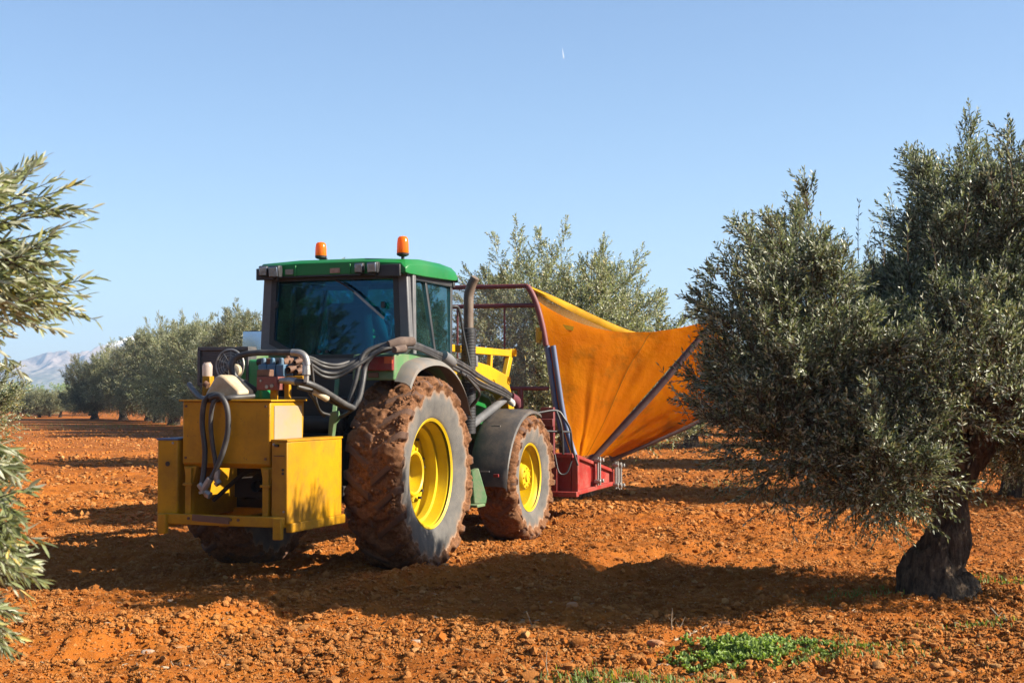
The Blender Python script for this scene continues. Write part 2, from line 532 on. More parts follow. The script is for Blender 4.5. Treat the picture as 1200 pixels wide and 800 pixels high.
def leaf_mat(name, top, under, trans=0.22, rough=0.42):
    top, under = tuple(c * 0.82 for c in top), tuple(c * 0.80 for c in under)
    m, nt, out = new_mat(name)
    geo = N(nt, "ShaderNodeNewGeometry")
    at = N(nt, "ShaderNodeAttribute", attribute_name="rnd")
    oi = N(nt, "ShaderNodeObjectInfo")
    t = ramp(nt, at.outputs["Fac"], [(0.0, tuple(c * 0.65 for c in top)), (0.6, top), (0.93, tuple(c * 1.5 for c in top)), (0.97, (top[0] * 3.2, top[1] * 2.1, top[2] * 1.2))])
    c = mixc(nt, geo.outputs["Backfacing"], t, under)
    hv = N(nt, "ShaderNodeHueSaturation")
    mr = N(nt, "ShaderNodeMapRange"); mr.inputs[3].default_value = 0.8; mr.inputs[4].default_value = 1.2
    nt.links.new(oi.outputs["Random"], mr.inputs[0]); nt.links.new(mr.outputs[0], hv.inputs["Value"]); nt.links.new(c, hv.inputs["Color"])
    c = hv.outputs[0]
    p = N(nt, "ShaderNodeBsdfPrincipled", i_Roughness=rough)
    p.inputs["Specular IOR Level"].default_value = 0.45
    nt.links.new(c, p.inputs["Base Color"])
    tl = N(nt, "ShaderNodeBsdfTranslucent"); nt.links.new(mixc(nt, 1.0, c, (1.2, 1.35, 0.6), 'MULTIPLY'), tl.inputs[0])
    mx = N(nt, "ShaderNodeMixShader"); mx.inputs[0].default_value = trans
    nt.links.new(p.outputs[0], mx.inputs[1]); nt.links.new(tl.outputs[0], mx.inputs[2]); nt.links.new(mx.outputs[0], out.inputs[0])
    return m


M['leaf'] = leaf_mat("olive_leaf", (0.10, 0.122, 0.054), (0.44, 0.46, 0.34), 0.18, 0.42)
M['leaf_near_lit'] = leaf_mat("olive_leaf_near_lit", (0.20, 0.23, 0.10), (0.52, 0.53, 0.38), 0.30, 0.45)  # paler copy of the olive leaf, strong sun put into its colour
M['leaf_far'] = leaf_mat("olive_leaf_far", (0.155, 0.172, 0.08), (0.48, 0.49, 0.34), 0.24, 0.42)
M['weed'] = leaf_mat("weed_leaf", (0.19, 0.27, 0.05), (0.24, 0.32, 0.10), 0.25, 0.8)
M['grass'] = leaf_mat("grass_blade", (0.16, 0.24, 0.04), (0.18, 0.24, 0.06), 0.3, 0.6)
M['pine'] = leaf_mat("pine_needle", (0.20, 0.27, 0.03), (0.22, 0.28, 0.04), 0.3, 0.6)
M['olive'] = paint("ripe_olive", (0.012, 0.008, 0.014), (0.06, 0.05, 0.06), 0.3, 0.3, scale=40, bump=0)
m, nt, out = new_mat("olive_bark")
p = N(nt, "ShaderNodeBsdfPrincipled", i_Roughness=0.95)
p.inputs["Specular IOR Level"].default_value = 0.1
tc = N(nt, "ShaderNodeTexCoord"); mp = N(nt, "ShaderNodeMapping"); mp.inputs["Scale"].default_value = (1, 1, 0.22)
nn = N(nt, "ShaderNodeTexNoise", i_Scale=24.0, i_Detail=7.0, i_Roughness=0.7)
nt.links.new(tc.outputs["Object"], mp.inputs[0]); nt.links.new(mp.outputs[0], nn.inputs[0])
c = ramp(nt, nn.outputs[0], [(0.3, (0.02, 0.014, 0.01)), (0.48, (0.085, 0.06, 0.042)), (0.72, (0.21, 0.155, 0.105))])
nt.links.new(c, p.inputs["Base Color"])
b = N(nt, "ShaderNodeBump", i_Strength=0.9, i_Distance=0.04)
b.inputs[0].default_value = 1.0; b.inputs[1].default_value = 0.07
nt.links.new(nn.outputs[0], b.inputs["Height"]); nt.links.new(b.outputs[0], p.inputs["Normal"])
nt.links.new(p.outputs[0], out.inputs[0]); M['bark'] = m

# ------------------------------------------------------------------ light
SUN_AZ = np.array([0.985, -0.17]); SUN_AZ /= np.linalg.norm(SUN_AZ)
SUN_EL = R_(31)
S = Vector((SUN_AZ[0] * math.cos(SUN_EL), SUN_AZ[1] * math.cos(SUN_EL), math.sin(SUN_EL)))
sl = bpy.data.lights.new("sun", "SUN"); sl.energy = 5.0; sl.angle = R_(0.53); sl.color = (1.0, 0.90, 0.76)
so = bpy.data.objects.new("sun", sl); col.objects.link(so)
so.rotation_euler = S.to_track_quat('Z', 'Y').to_euler(); so.location = (30, -8, 25)
w = bpy.data.worlds.new("World"); sc.world = w; w.use_nodes = True
nt = w.node_tree; bg = nt.nodes["Background"]
sky = nt.nodes.new("ShaderNodeTexSky"); sky.sky_type = 'NISHITA'; sky.sun_disc = False
sky.sun_elevation = SUN_EL; sky.sun_rotation = math.atan2(SUN_AZ[0], SUN_AZ[1])
sky.air_density = 1.0; sky.dust_density = 0.9; sky.ozone_density = 1.2; sky.altitude = 500
nt.links.new(mixc(nt, 1.0, sky.outputs[0], (0.97, 1.05, 1.18), 'MULTIPLY'), bg.inputs[0]); bg.inputs[1].default_value = 0.0505
vs = sc.view_settings
vs.view_transform = 'Standard'; vs.look = 'None'; vs.exposure = 1.60; vs.gamma = 1; vs.use_curve_mapping = False
try:
    sc.cycles.use_denoising = True
    sc.cycles.transparent_max_bounces = 12
    sc.cycles.max_bounces = 8
    sc.cycles.diffuse_bounces = 2
except Exception:
    pass

# ------------------------------------------------------------------ ground
RUT_A, RUT_B = np.array([-2.6, 8.9]), np.array([2.2, 14.6])


def ground_h(x, y):
    P = np.stack([x, y], 1)
    d = np.hypot(x, y)
    near = 1 - sstep(30, 60, d)
    h = (fbm(P * 0.28, 3, 3) - 0.5) * 0.16 * (0.4 + 0.6 * near)
    h = h + (fbm(P * 2.1, 3, 11) - 0.5) * 0.13 * near
    r = fbm(P * 9.0, 3, 23)
    h = h + (np.abs(r - 0.5) * -1 + 0.12) * 0.17 * near
    h = h + (vnoise(P * 27.0, 29) - 0.5) * 0.022 * near
    # rut pressed by earlier passes
    dv = RUT_B - RUT_A; L = np.linalg.norm(dv); dv = dv / L; nv = np.array([-dv[1], dv[0]])
    q = P - RUT_A
    t = q @ dv; s = q @ nv + 0.10 * np.sin(t * 1.7)
    inside = sstep(-0.8, 0.3, t) * (1 - sstep(L - 0.5, L + 1.0, t))
    h = h + inside * (-0.10 * np.exp(-(s / 0.20) ** 2) + 0.07 * np.exp(-((s - 0.42) / 0.16) ** 2) + 0.05 * np.exp(-((s + 0.42) / 0.16) ** 2))
    # keep the soil level under the machine's wheels
    q = P - O[:2]
    lx = q @ RT[:2]; ly = q @ FW[:2]
    for wy, lim in ((0.0, 0.55), (2.8, 0.45)):
        for sx in (-0.8, 0.8):
            k = np.exp(-((lx - sx) / 0.35) ** 2 - ((ly - wy) / lim) ** 2)
            h = h * (1 - k) + (-0.01) * k
    # mounds at the feet of near trees
    for (tx, ty, a, rr) in ((3.22, 10.85, 0.03, 0.7), (-4.4, 4.9, 0.1, 0.8)):
        h = h + a * np.exp(-(((x - tx) ** 2 + (y - ty) ** 2) / rr ** 2))
    return h


def axis(segs):
    out = [segs[0][0]]
    for a, b, d0, d1 in segs:
        x = a
        while x < b - 1e-6:
            t = (x - a) / (b - a)
            x = min(b, x + d0 * (d1 / d0) ** t)
            out.append(x)
    return np.array(out)


gx = axis([(-4000, -300, 500, 60), (-300, -14, 40, 0.8), (-14, -7, 0.6, 0.05), (-7, 7, 0.036, 0.036), (7, 14, 0.05, 0.6), (14, 300, 0.8, 40), (300, 4000, 60, 500)])
gy = axis([(-400, -10, 60, 2), (-10, 6, 1.2, 0.06), (6, 17, 0.036, 0.036), (17, 40, 0.045, 0.25), (40, 120, 0.3, 3), (120, 4000, 4, 400)])
GX, GY = np.meshgrid(gx, gy)
gz = ground_h(GX.ravel(), GY.ravel())
ny, nx = GX.shape
ii = (np.arange(ny - 1)[:, None] * nx + np.arange(nx - 1)[None, :]).ravel()
gf = np.stack([ii, ii + 1, ii + nx + 1, ii + nx], 1)
ground = link("ground", np_mesh("ground", np.stack([GX.ravel(), GY.ravel(), gz], 1), [gf], [M['soil']]))
tag(ground, kind="structure")

# soil clods
t_ = bmesh.new(); bmesh.ops.create_icosphere(t_, subdivisions=1, radius=1.0)
ICO_V = np.array([v.co[:] for v in t_.verts]); ICO_F = np.array([[v.index for v in f.verts] for f in t_.faces]); t_.free()
CUBE_V = None


OCT_V = np.array([[1, 0, 0], [-1, 0, 0], [0, 1, 0], [0, -1, 0], [0, 0, 1], [0, 0, -1]], float)
OCT_F = np.array([[0, 2, 4], [2, 1, 4], [1, 3, 4], [3, 0, 4], [2, 0, 5], [1, 2, 5], [3, 1, 5], [0, 3, 5]])


def clod_arrays(P, r, flat=0.75, seed=1, tv=None, tf=None):
    tv = ICO_V if tv is None else tv
    tf = ICO_F if tf is None else tf
    g = np.random.default_rng(seed)
    n = len(P); k = len(tv)
    V = tv[None] * g.uniform(0.62, 1.25, (n, k, 1))
    sc3 = np.stack([g.uniform(0.7, 1.35, n), g.uniform(0.7, 1.35, n), g.uniform(0.5, 1.0, n) * flat / 0.75], 1)
    V = V * sc3[:, None, :]
    a = g.uniform(0, 2 * math.pi, n); ca, sa = np.cos(a), np.sin(a)
    X = V[..., 0] * ca[:, None] - V[..., 1] * sa[:, None]; Y = V[..., 0] * sa[:, None] + V[..., 1] * ca[:, None]
    V = np.stack([X, Y, V[..., 2]], 2) * r[:, None, None] + P[:, None, :]
    F = tf[None] + (np.arange(n) * k)[:, None, None]
    return V.reshape(-1, 3), F.reshape(-1, 3), np.repeat(g.uniform(0, 1, n), len(tf))


def scatter_clods(n, y0, y1, rmin, rmax, power, seed, base=0.12):
    g = np.random.default_rng(seed)
    y = y0 * (y1 / y0) ** (g.uniform(0, 1, n) ** 0.9)
    x = g.uniform(-1, 1, n) * (0.40 * y + 1.0)
    r = rmin * (rmax / rmin) ** (g.uniform(0, 1, n) ** power)
    # clumpy: keep where a cluster noise is high
    c = fbm(np.stack([x, y], 1) * 1.4, 3, 77)
    keep = g.uniform(0, 1, n) < sstep(0.30, 0.62, c) * 0.9 + base
    x, y, r = x[keep], y[keep], r[keep]
    q = np.stack([x, y], 1) - O[:2]
    lx, ly = q @ RT[:2], q @ FW[:2]
    ok = ~((np.abs(np.abs(lx) - 0.8) < 0.3) & ((np.abs(ly) < 0.35) | (np.abs(ly - 2.8) < 0.3)))
    x, y, r = x[ok], y[ok], r[ok]
    z = ground_h(x, y) + r * 0.28
    return np.stack([x, y, z], 1), r


A0 = scatter_clods(520000, 6.8, 22, 0.004, 0.014, 1.3, 4, 0.35)
A1 = scatter_clods(70000, 6.8, 20, 0.009, 0.034, 2.6, 5)
A2 = scatter_clods(60000, 18, 62, 0.014, 0.06, 2.0, 6)
A3 = scatter_clods(420, 7.0, 24, 0.032, 0.065, 1.8, 8)
CP = np.concatenate([A1[0], A2[0], A3[0]]); CR = np.concatenate([A1[1], A2[1], A3[1]])
V, F, rn = clod_arrays(CP, CR, 0.75, 9)
V0, F0, rn0 = clod_arrays(A0[0], A0[1], 0.85, 19, OCT_V * 1.15, OCT_F)
clods = link("soil_clods", np_mesh("soil_clods", np.concatenate([V, V0]), [F, F0 + len(V)], [M['clod']], attrs={"rnd": ("FACE", np.concatenate([rn, rn0]))}, smooth=True))
clods.data.set_sharp_from_angle(angle=R_(48))
tag(clods, "loose orange clods of tilled soil scattered over the grove floor", "soil clods", kind="stuff")


# ------------------------------------------------------------------ foliage
def unit(v):
    return v / (np.linalg.norm(v, axis=-1, keepdims=True) + 1e-9)


def twig_mesh(name, P, D, L, pairs, leaf_l, leaf_w, seed=0, droop=0.15, stem_r=0.004, fine=False, mats=None, spread=0.85, openness=None):
    """many leafy shoots: every shoot a thin stem with pairs of lance-shaped leaves"""
    g = np.random.default_rng(seed)
    n = len(P)
    D = unit(D)
    ref = np.where(np.abs(D[:, 2:3]) > 0.9, np.array([[1.0, 0, 0]]), np.array([[0, 0, 1.0]]))
    U = unit(np.cross(D, ref)); W = np.cross(D, U)
    bend = unit(g.normal(0, 1, (n, 3))) * 0.10 + np.array([0, 0, -droop]) * g.uniform(0.0, 1.5, (n, 1))
    t = (np.arange(pairs) + 0.6) / (pairs + 0.1)
    T_ = np.repeat(np.tile(t, n), 2) if False else None
    tt = np.tile(np.repeat(t, 2)[None], (n, 1)) + g.normal(0, 0.02, (n, pairs * 2))
    k = pairs * 2
    base = P[:, None] + D[:, None] * (L[:, None] * tt)[..., None] + bend[:, None] * (L[:, None] * tt ** 2)[..., None]
    tang = unit(D[:, None] + 2 * bend[:, None] * tt[..., None])
    ph = (np.repeat(np.arange(pairs) % 2, 2) * (math.pi / 2) + np.tile([0, math.pi], pairs))[None] + g.uniform(0, 6.28, (n, 1)) + g.normal(0, 0.35, (n, k))
    outv = U[:, None] * np.cos(ph)[..., None] + W[:, None] * np.sin(ph)[..., None]
    ang = g.normal(spread, 0.22, (n, k)) * (1.0 - 0.45 * tt)
    ld = unit(tang * np.cos(ang)[..., None] + outv * np.sin(ang)[..., None] + np.array([0, 0, -0.10]))
    sd = unit(np.cross(ld, np.cross(outv, tang) + 1e-6) * 1.0)
    side = unit(np.cross(outv, tang)); side = unit(side - ld * (side * ld).sum(-1, keepdims=True))
    roll = g.normal(0, 0.5, (n, k, 1))
    nrm = np.cross(side, ld)
    flip = np.sign(nrm @ np.array([0, 0, 1.0]))[..., None]
    flip = np.where(g.uniform(0, 1, flip.shape) < 0.82, flip, -flip)
    nrm = nrm * flip
    side = np.cross(ld, nrm)
    side = side * np.cos(roll) + nrm * np.sin(roll); nrm = np.cross(side, ld)
    ll = (leaf_l * g.uniform(0.65, 1.15, (n, k)) * (1 - 0.25 * tt))[..., None]
    lw = (leaf_w * g.uniform(0.8, 1.2, (n, k)))[..., None] * 0.5
    fold = 0.25
    if fine:
        pts = [base, base + ld * ll * 0.33 + side * lw * 0.95 + nrm * lw * fold, base + ld * ll * 0.68 + side * lw * 0.85 + nrm * lw * fold * 0.6 - nrm * ll * 0.02,
               base + ld * ll - nrm * ll * 0.07, base + ld * ll * 0.68 - side * lw * 0.85 + nrm * lw * fold * 0.6 - nrm * ll * 0.02, base + ld * ll * 0.33 - side * lw * 0.95 + nrm * lw * fold,
               base + ld * ll * 0.5 - nrm * ll * 0.01]
        fp = np.array([[0, 1, 2, 6], [6, 2, 3, 3], [0, 6, 4, 5], [6, 3, 4, 4]])
        V = np.stack(pts, 2).reshape(-1, 7, 3); nv = 7
        b = (np.arange(len(V)) * nv)[:, None]
        q = np.concatenate([b + np.array([[0, 1, 2, 6]]), b + np.array([[0, 6, 4, 5]])], 0)
        tr = np.concatenate([b + np.array([[6, 2, 3]]), b + np.array([[6, 3, 4]])], 0)
        r1 = g.uniform(0, 1, len(V)); rnq = np.tile(r1, 2); faces = [q, tr]; rn = np.concatenate([rnq, rnq])
        V = V.reshape(-1, 3)
    else:
        pts = [base, base + ld * ll * 0.5 + side * lw, base + ld * ll - nrm * ll * 0.05, base + ld * ll * 0.5 - side * lw]
        V = np.stack(pts, 2).reshape(-1, 4, 3)
        faces = [(np.arange(len(V)) * 4)[:, None] + np.arange(4)[None]]
        rn = g.uniform(0, 1, len(V)); V = V.reshape(-1, 3)
    mi = np.zeros(len(rn), int)
    if stem_r:
        ts = np.linspace(-0.12, 1, 4)
        C = P[:, None] + D[:, None] * (L[:, None] * ts)[..., None] + bend[:, None] * (L[:, None] * np.sign(ts) * ts ** 2)[..., None]
        rr = stem_r * np.linspace(1.25, 0.35, 4)
        a3 = np.arange(3) * 2 * math.pi / 3
        ringo = U[:, None, None] * np.cos(a3)[None, None, :, None] + W[:, None, None] * np.sin(a3)[None, None, :, None]
        SV = (C[:, :, None] + ringo * rr[None, :, None, None]).reshape(n, 12, 3)
        sf = []
        for i in range(3):
            for j in range(3):
                sf.append([i * 3 + j, i * 3 + (j + 1) % 3, i * 3 + 3 + (j + 1) % 3, i * 3 + 3 + j])
        SF = np.array(sf)[None] + (np.arange(n) * 12)[:, None, None] + len(V)
        faces.append(SF.reshape(-1, 4))
        rn = np.concatenate([rn, np.full(n * 9, 0.5)]); mi = np.concatenate([mi, np.ones(n * 9, int)])
        V = np.concatenate([V, SV.reshape(-1, 3)])
    return np_mesh(name, V, faces, mats or [M['leaf'], M['bark']], mi, {"rnd": ("FACE", rn)}, smooth=False)


def lobe_twigs(lobes, n, g, length, up=0.55, surf=0.55, wild=0.38, gap=0.40):
    """positions and directions of shoots inside a set of ellipsoidal masses (cx,cy,cz,rx,ry,rz,weight)"""
    L = np.array(lobes, float)
    wgt = L[:, 6] * L[:, 3] * L[:, 4] * L[:, 5]
    idx = g.choice(len(L), n, p=wgt / wgt.sum())
    d = unit(g.normal(0, 1, (n, 3)))
    r = np.where(g.uniform(0, 1, n) < surf, g.uniform(0.72, 1.0, n), g.uniform(0, 1, n) ** (1 / 2.2))
    P = L[idx, :3] + d * L[idx, 3:6] * r[:, None]
    # break the surface into clumps and gaps
    c = fbm(P * 1.9, 2, 41)
    keep = (c > gap + 0.05 * (r > 0.7)) | (g.uniform(0, 1, n) < 0.15)
    P, d = P[keep], d[keep]
    low = np.clip(-d[:, 2:3], 0, 1)
    D = unit(d * 0.70 + np.array([0, 0, up]) * (1 - 0.9 * low) + g.normal(0, wild, P.shape))
    D[:, 2] = np.where(D[:, 2] < -0.35, -0.35 + 0.3 * (D[:, 2] + 0.35), D[:, 2])
    LL = length * g.uniform(0.6, 1.35, len(P))
    return P, D, LL


def plumes(lobes, n, per, g, length, thick, shoot, zmin=-0.2):
    """upright feathery plumes of shoots standing on the upper and outer faces of the masses"""
    L = np.array(lobes, float)
    wgt = L[:, 6] * L[:, 3] * L[:, 5]
    idx = g.choice(len(L), n, p=wgt / wgt.sum())
    d = unit(g.normal(0, 1, (n, 3)) + np.array([0, 0, 0.35]))
    d[:, 2] = np.maximum(d[:, 2], zmin)
    B = L[idx, :3] + d * L[idx, 3:6] * g.uniform(0.6, 0.95, (n, 1))
    A = unit(d * np.array([0.65, 0.65, 0.4]) + np.array([0, 0, 0.75]) + g.normal(0, 0.16, (n, 3)))
    Lp = length * g.uniform(0.6, 1.35, n)
    t = g.uniform(0, 1, (n, per)) ** 0.85
    o = unit(g.normal(0, 1, (n, per, 3))); o = o - A[:, None] * (o * A[:, None]).sum(-1, keepdims=True)
    P = B[:, None] + A[:, None] * (t * Lp[:, None])[..., None] + o * (thick * (1.1 - 0.75 * t))[..., None]
    D = unit(A[:, None] * 0.9 + o * (0.75 - 0.45 * t)[..., None] + g.normal(0, 0.15, (n, per, 3)))
    LL = shoot * g.uniform(0.6, 1.3, (n, per)) * (1.1 - 0.35 * t)
    return P.reshape(-1, 3), D.reshape(-1, 3), LL.ravel()


def limb_tube(mb, pts, r0, r1, n=9):
    k = len(pts)
    mb.tube(pts, np.linspace(r0, r1, k), n, 5)


def gnarl(o_mesh, amp, freq, seed):
    V = np.array([v.co[:] for v in o_mesh.vertices])
    Nn = np.array([v.normal[:] for v in o_mesh.vertices])
    f = (fbm(V * np.array([freq, freq, freq * 0.45]), 4, seed) - 0.5) * 2
    rg = 1 - np.abs(fbm(V * np.array([freq * 2.6, freq * 2.6, freq * 0.6]), 3, seed + 50) * 2 - 1)
    f = f + (rg - 0.75) * 0.9
    a = amp * np.clip(1.25 - V[:, 2] / 2.2, 0.15, 1)
    V = V + Nn * (f * a)[:, None]
    o_mesh.vertices.foreach_set("co", V.astype(np.float32).ravel()); o_mesh.update()


def trunk_object(name, path, radii, limbs, parent, seed, amp=0.07, n=28, flare=None):
    mb = MB()
    mb.tube(path, radii, n, 10)
    for pts, r0, r1 in limbs:
        limb_tube(mb, pts, r0, r1, 10)
    o = mb.build(name, M['bark'], parent, smooth=80)
    gnarl(o.data, amp, 5.0, seed)
    return o


def bg_tree_data(seed, n_tw, hgt=5.2, rad=2.6, leaf=(0.085, 0.024), skirt=0.40):
    g = np.random.default_rng(seed)
    root = empty("olive_tree", (0, 0, 0))
    lean = g.uniform(-0.25, 0.25, 2)
    path = [(0, 0, -0.15), (lean[0] * 0.2, lean[1] * 0.2, 0.25), (lean[0] * 0.6, lean[1] * 0.6, 0.7), (lean[0], lean[1], 1.25)]
    limbs, lobes = [], []
    k = 5
    for i in range(k):
        a = 2 * math.pi * i / k + g.uniform(-0.4, 0.4)
        rr = rad * g.uniform(0.42, 0.62)
        zt = hgt * g.uniform(0.48, 0.62)
        e = np.array([lean[0] + rr * math.cos(a), lean[1] + rr * math.sin(a), zt])
        limbs.append(([(lean[0], lean[1], 1.0), (lean[0] + e[0] * 0.35, lean[1] + e[1] * 0.35, 1.0 + (zt - 1) * 0.45), tuple(e)], 0.15, 0.045))
        lobes.append((*e, rad * g.uniform(0.42, 0.55), rad * g.uniform(0.42, 0.55), hgt * g.uniform(0.22, 0.34), 1.0))
        lobes.append((lean[0] + rr * 1.2 * math.cos(a + 0.6), lean[1] + rr * 1.2 * math.sin(a + 0.6), hgt * g.uniform(0.24, 0.30), rad * 0.50, rad * 0.50, hgt * 0.19, 1.5))
        lobes.append((lean[0] + rr * 0.95 * math.cos(a + 1.1), lean[1] + rr * 0.95 * math.sin(a + 1.1), hgt * 0.22, rad * 0.42, rad * 0.42, hgt * 0.14, 1.3))
    for i in range(3):
        a = g.uniform(0, 6.28)
        lobes.append((lean[0] + 0.35 * rad * math.cos(a), lean[1] + 0.35 * rad * math.sin(a), hgt * g.uniform(0.66, 0.78), rad * 0.4, rad * 0.4, hgt * 0.20, 0.9))
    tr = trunk_object("trunk", path, [0.40, 0.30, 0.24, 0.22], limbs, root, seed, 0.10, 16)
    P, D, LL = lobe_twigs(lobes, int(n_tw * 1.15), g, 0.36, 0.35, 0.5, 0.6, 0.44)
    P1, D1, L1 = plumes(lobes, 330, 26, g, hgt * 0.15, 0.11, 0.26)
    P, D, LL = np.concatenate([P, P1]), np.concatenate([D, D1]), np.concatenate([LL, L1])
    ok = P[:, 2] > skirt + 0.25 * g.uniform(0, 1, len(P))
    P, D, LL = P[ok], D[ok], LL[ok]
    cr = link("crown", twig_mesh("crown", P, D, LL, 7, leaf[0], leaf[1], seed, 0.1, 0.0035, mats=[M['leaf_far'], M['bark']]), root)
    return root


def copy_tree(root):
    c = root.copy(); col.objects.link(c)
    for ch in root.children:
        d = ch.copy(); col.objects.link(d); d.parent = c
    return c


GROVE = "olive trees standing in the grove behind the tractor"
FAR = [
    # x, y, scale, variant, label
    (1.0, 21.6, 0.715, 0, "tall pale olive tree rising behind the orange catcher and red hoop", None),
    (5.25, 42.0, 0.70, 0, "olive tree with a thick trunk showing under the lower edge of the orange tarpaulin", None),
    (-3.3, 31.0, 0.84, 2, "olive tree mostly hidden behind the tractor's cab", None),
    (7.7, 21.6, 0.92, 2, "olive tree behind the big dark tree, throwing a shadow strip on the soil", None),
    (8.3, 31.0, 0.95, 3, "olive tree deep behind the big dark olive tree", None),
    (12.2, 42.5, 1.0, 0, "olive tree in the far row behind the big dark tree", None),
    (-9.2, 52.0, 0.90, 1, "olive tree just beside the cab's outer edge, above the grey mirror", None),
    (-12.6, 61.0, 0.90, 3, "full olive tree rising over the radiator of the hydraulic unit", None),
    (-16.6, 70.0, 0.93, 0, "olive tree in the lane row beside the tall yellow tank", None),
    (-20.6, 81.0, 0.95, 2, "olive tree with a pale short trunk at the lane edge before the mountain's end", None),
    (-25.2, 86.0, 0.72, 1, "low dark olive tree ending the lane row under the mountain", None),
    (-29.5, 100.0, 0.70, 3, "rounded olive tree half covered by the row in front of it", None),
    (-11.0, 56.5, 0.88, 2, "olive tree in the lane row between the cab-side tree and the one over the radiator", None),
    (-14.6, 65.5, 0.90, 1, "leafy olive tree of the lane row right above the white canister", None),
    (-18.7, 75.5, 0.95, 3, "olive tree of the lane row half way between tall tank and mountain foot", None),
    (-22.9, 84.0, 0.82, 0, "dark olive tree squeezed in just before the low end of the lane row", None),
    (-11.1, 24.0, 0.86, 3, "blurred olive tree beyond the near branches, filling the gap between them", None),
]
bg_protos = [bg_tree_data(101, 10500, skirt=1.10), bg_tree_data(202, 9500, 5.3, 2.7), bg_tree_data(303, 9000, 5.0, 2.5), bg_tree_data(404, 9500, 5.4, 2.8)]
used = [False] * 4


def place_tree(x, y, s, var, label, group=None, rz=None):
    r = bg_protos[var]
    if used[var]:
        r = copy_tree(r)
    used[var] = True
    r.location = (x, y, float(ground_h(np.array([x]), np.array([y]))[0]))
    r.scale = (s, s, s)
    r.rotation_euler = (0, 0, rng.uniform(0, 6.28) if rz is None else rz)
    tag(r, label, "olive tree", group or GROVE)
    return r


for (x, y, s, v_, lab, _) in FAR:
    place_tree(x, y, s, v_, lab)
# young trees at the end of the lane
for i, px in enumerate((22, 34, 47, 59, 71)):
    Y = 92 + 3 * (i % 2)
    place_tree((px - 600) / FOC * Y, Y, 0.31 + 0.03 * (i % 3), i % 4, "young pale olive tree at the far end of the lane under the pine wood", "young olive trees at the end of the lane")
# back rows closing the grove
k = 0
for (y, xs) in ((42, (-4.3, 18)), (31.5, (15.0,)), (53, (-2.4, 4.6, 11, 17.5)), (66, (-7, 0.5, 8, 14.5, 21)), (80, (-12, -4, 4, 11.5, 18, 26)), (98, (-20, -11, -2, 7, 15, 23, 32))):
    for x in xs:
        place_tree(x + rng.uniform(-0.6, 0.6), y + rng.uniform(-1, 1), rng.uniform(0.58, 0.70), k % 4, "distant olive tree in the back rows glimpsed between machine, catcher and nearer crowns", "back row olive trees")
        k += 1

# ------------------------------------------------------------------ big olive tree on the right
g = np.random.default_rng(55)
RX, RY = 3.22, 10.85
rt = empty("olive_tree", (RX, RY, 0))
tag(rt, "big dark olive tree with a gnarled leaning trunk and dense shaded crown", "olive tree")
path = [(0.0, 0, -0.15), (-0.02, 0, 0.05), (-0.05, 0, 0.24), (0.03, 0, 0.42), (0.11, 0, 0.60), (0.13, 0, 0.82), (0.22, 0.0, 1.05), (0.30, 0.02, 1.3)]
rad = [0.43, 0.30, 0.225, 0.175, 0.135, 0.12, 0.13, 0.125]
limbs = [([(0.24, 0, 1.05), (0.55, 0.1, 1.55), (1.0, 0.2, 2.3), (1.4, 0.3, 3.0)], 0.13, 0.03),
         ([(0.26, 0, 1.1), (0.22, 0.35, 1.7), (0.2, 0.5, 2.5), (0.1, 0.6, 3.2)], 0.12, 0.03),
         ([(0.22, 0, 1.0), (-0.28, -0.1, 1.5), (-0.8, -0.2, 2.1), (-1.1, -0.1, 2.7)], 0.11, 0.025),
         ([(0.26, 0, 1.1), (0.36, -0.5, 1.6), (0.35, -0.9, 2.1)], 0.09, 0.025),
         ([(0.18, 0, 0.95), (-0.33, -0.35, 1.25), (-1.0, -0.5, 1.5), (-1.5, -0.4, 1.6)], 0.07, 0.02)]
trunk_object("trunk", path, rad, limbs, rt, 5, 0.10, 56)
lobes = [(-1.15, -0.1, 1.95, 0.62, 0.9, 0.95, 1.0), (-0.98, 0.0, 2.50, 0.36, 0.7, 0.52, 1.0), (-1.35, -0.2, 1.35, 0.50, 0.8, 0.55, 1.0),
         (0.22, 0.1, 2.45, 0.55, 1.0, 0.95, 1.0), (0.28, 0.3, 3.05, 0.34, 0.8, 0.55, 1.0), (-0.25, 0.2, 1.95, 0.5, 0.9, 0.5, 1.0), (0.8, 0.2, 2.9, 0.65, 1.1, 0.75, 1.0),
         (0.0, -0.4, 1.55, 0.95, 1.0, 0.62, 1.1), (-0.75, -0.3, 1.15, 0.75, 0.9, 0.40, 1.2), (0.9, 0.0, 1.9, 0.9, 1.2, 0.75, 1.0),
         (1.7, 0.2, 2.4, 0.9, 1.2, 1.0, 1.0), (0.7, 0.9, 2.0, 1.2, 0.9, 0.9, 0.9), (-0.5, 0.9, 1.9, 0.8, 0.8, 0.8, 0.9), (1.5, -0.2, 1.35, 0.8, 1.0, 0.40, 0.9),
         (-0.75, -0.6, 0.98, 0.45, 0.6, 0.28, 1.2), (-0.4, -0.1, 1.15, 0.5, 0.7, 0.35, 1.2), (1.0, 0.3, 1.0, 0.45, 0.6, 0.3, 1.0)]
lobes = [(l[0] + (0.10 if l[0] < -0.5 else 0), l[1] - (0.35 if l[0] < 0.1 else 0.0), l[2] - (0.16 if l[0] < 0 else 0.20) * (l[2] > 1.8), *l[3:]) for l in lobes]
P, D, LL = lobe_twigs(lobes, 19000, g, 0.24, 0.50, 0.25, 0.5, 0.43)
P1, D1, L1 = plumes(lobes, 560, 30, g, 0.40, 0.07, 0.19)
P, D, LL = np.concatenate([P, P1]), np.concatenate([D, D1]), np.concatenate([LL, L1])
ok = ~((P[:, 0] > -0.30) & (P[:, 0] < 0.55) & (P[:, 2] < 1.36) & (P[:, 1] < 0.5)) & (P[:, 2] > 0.62 + 0.25 * (P[:, 0] > 0.3))
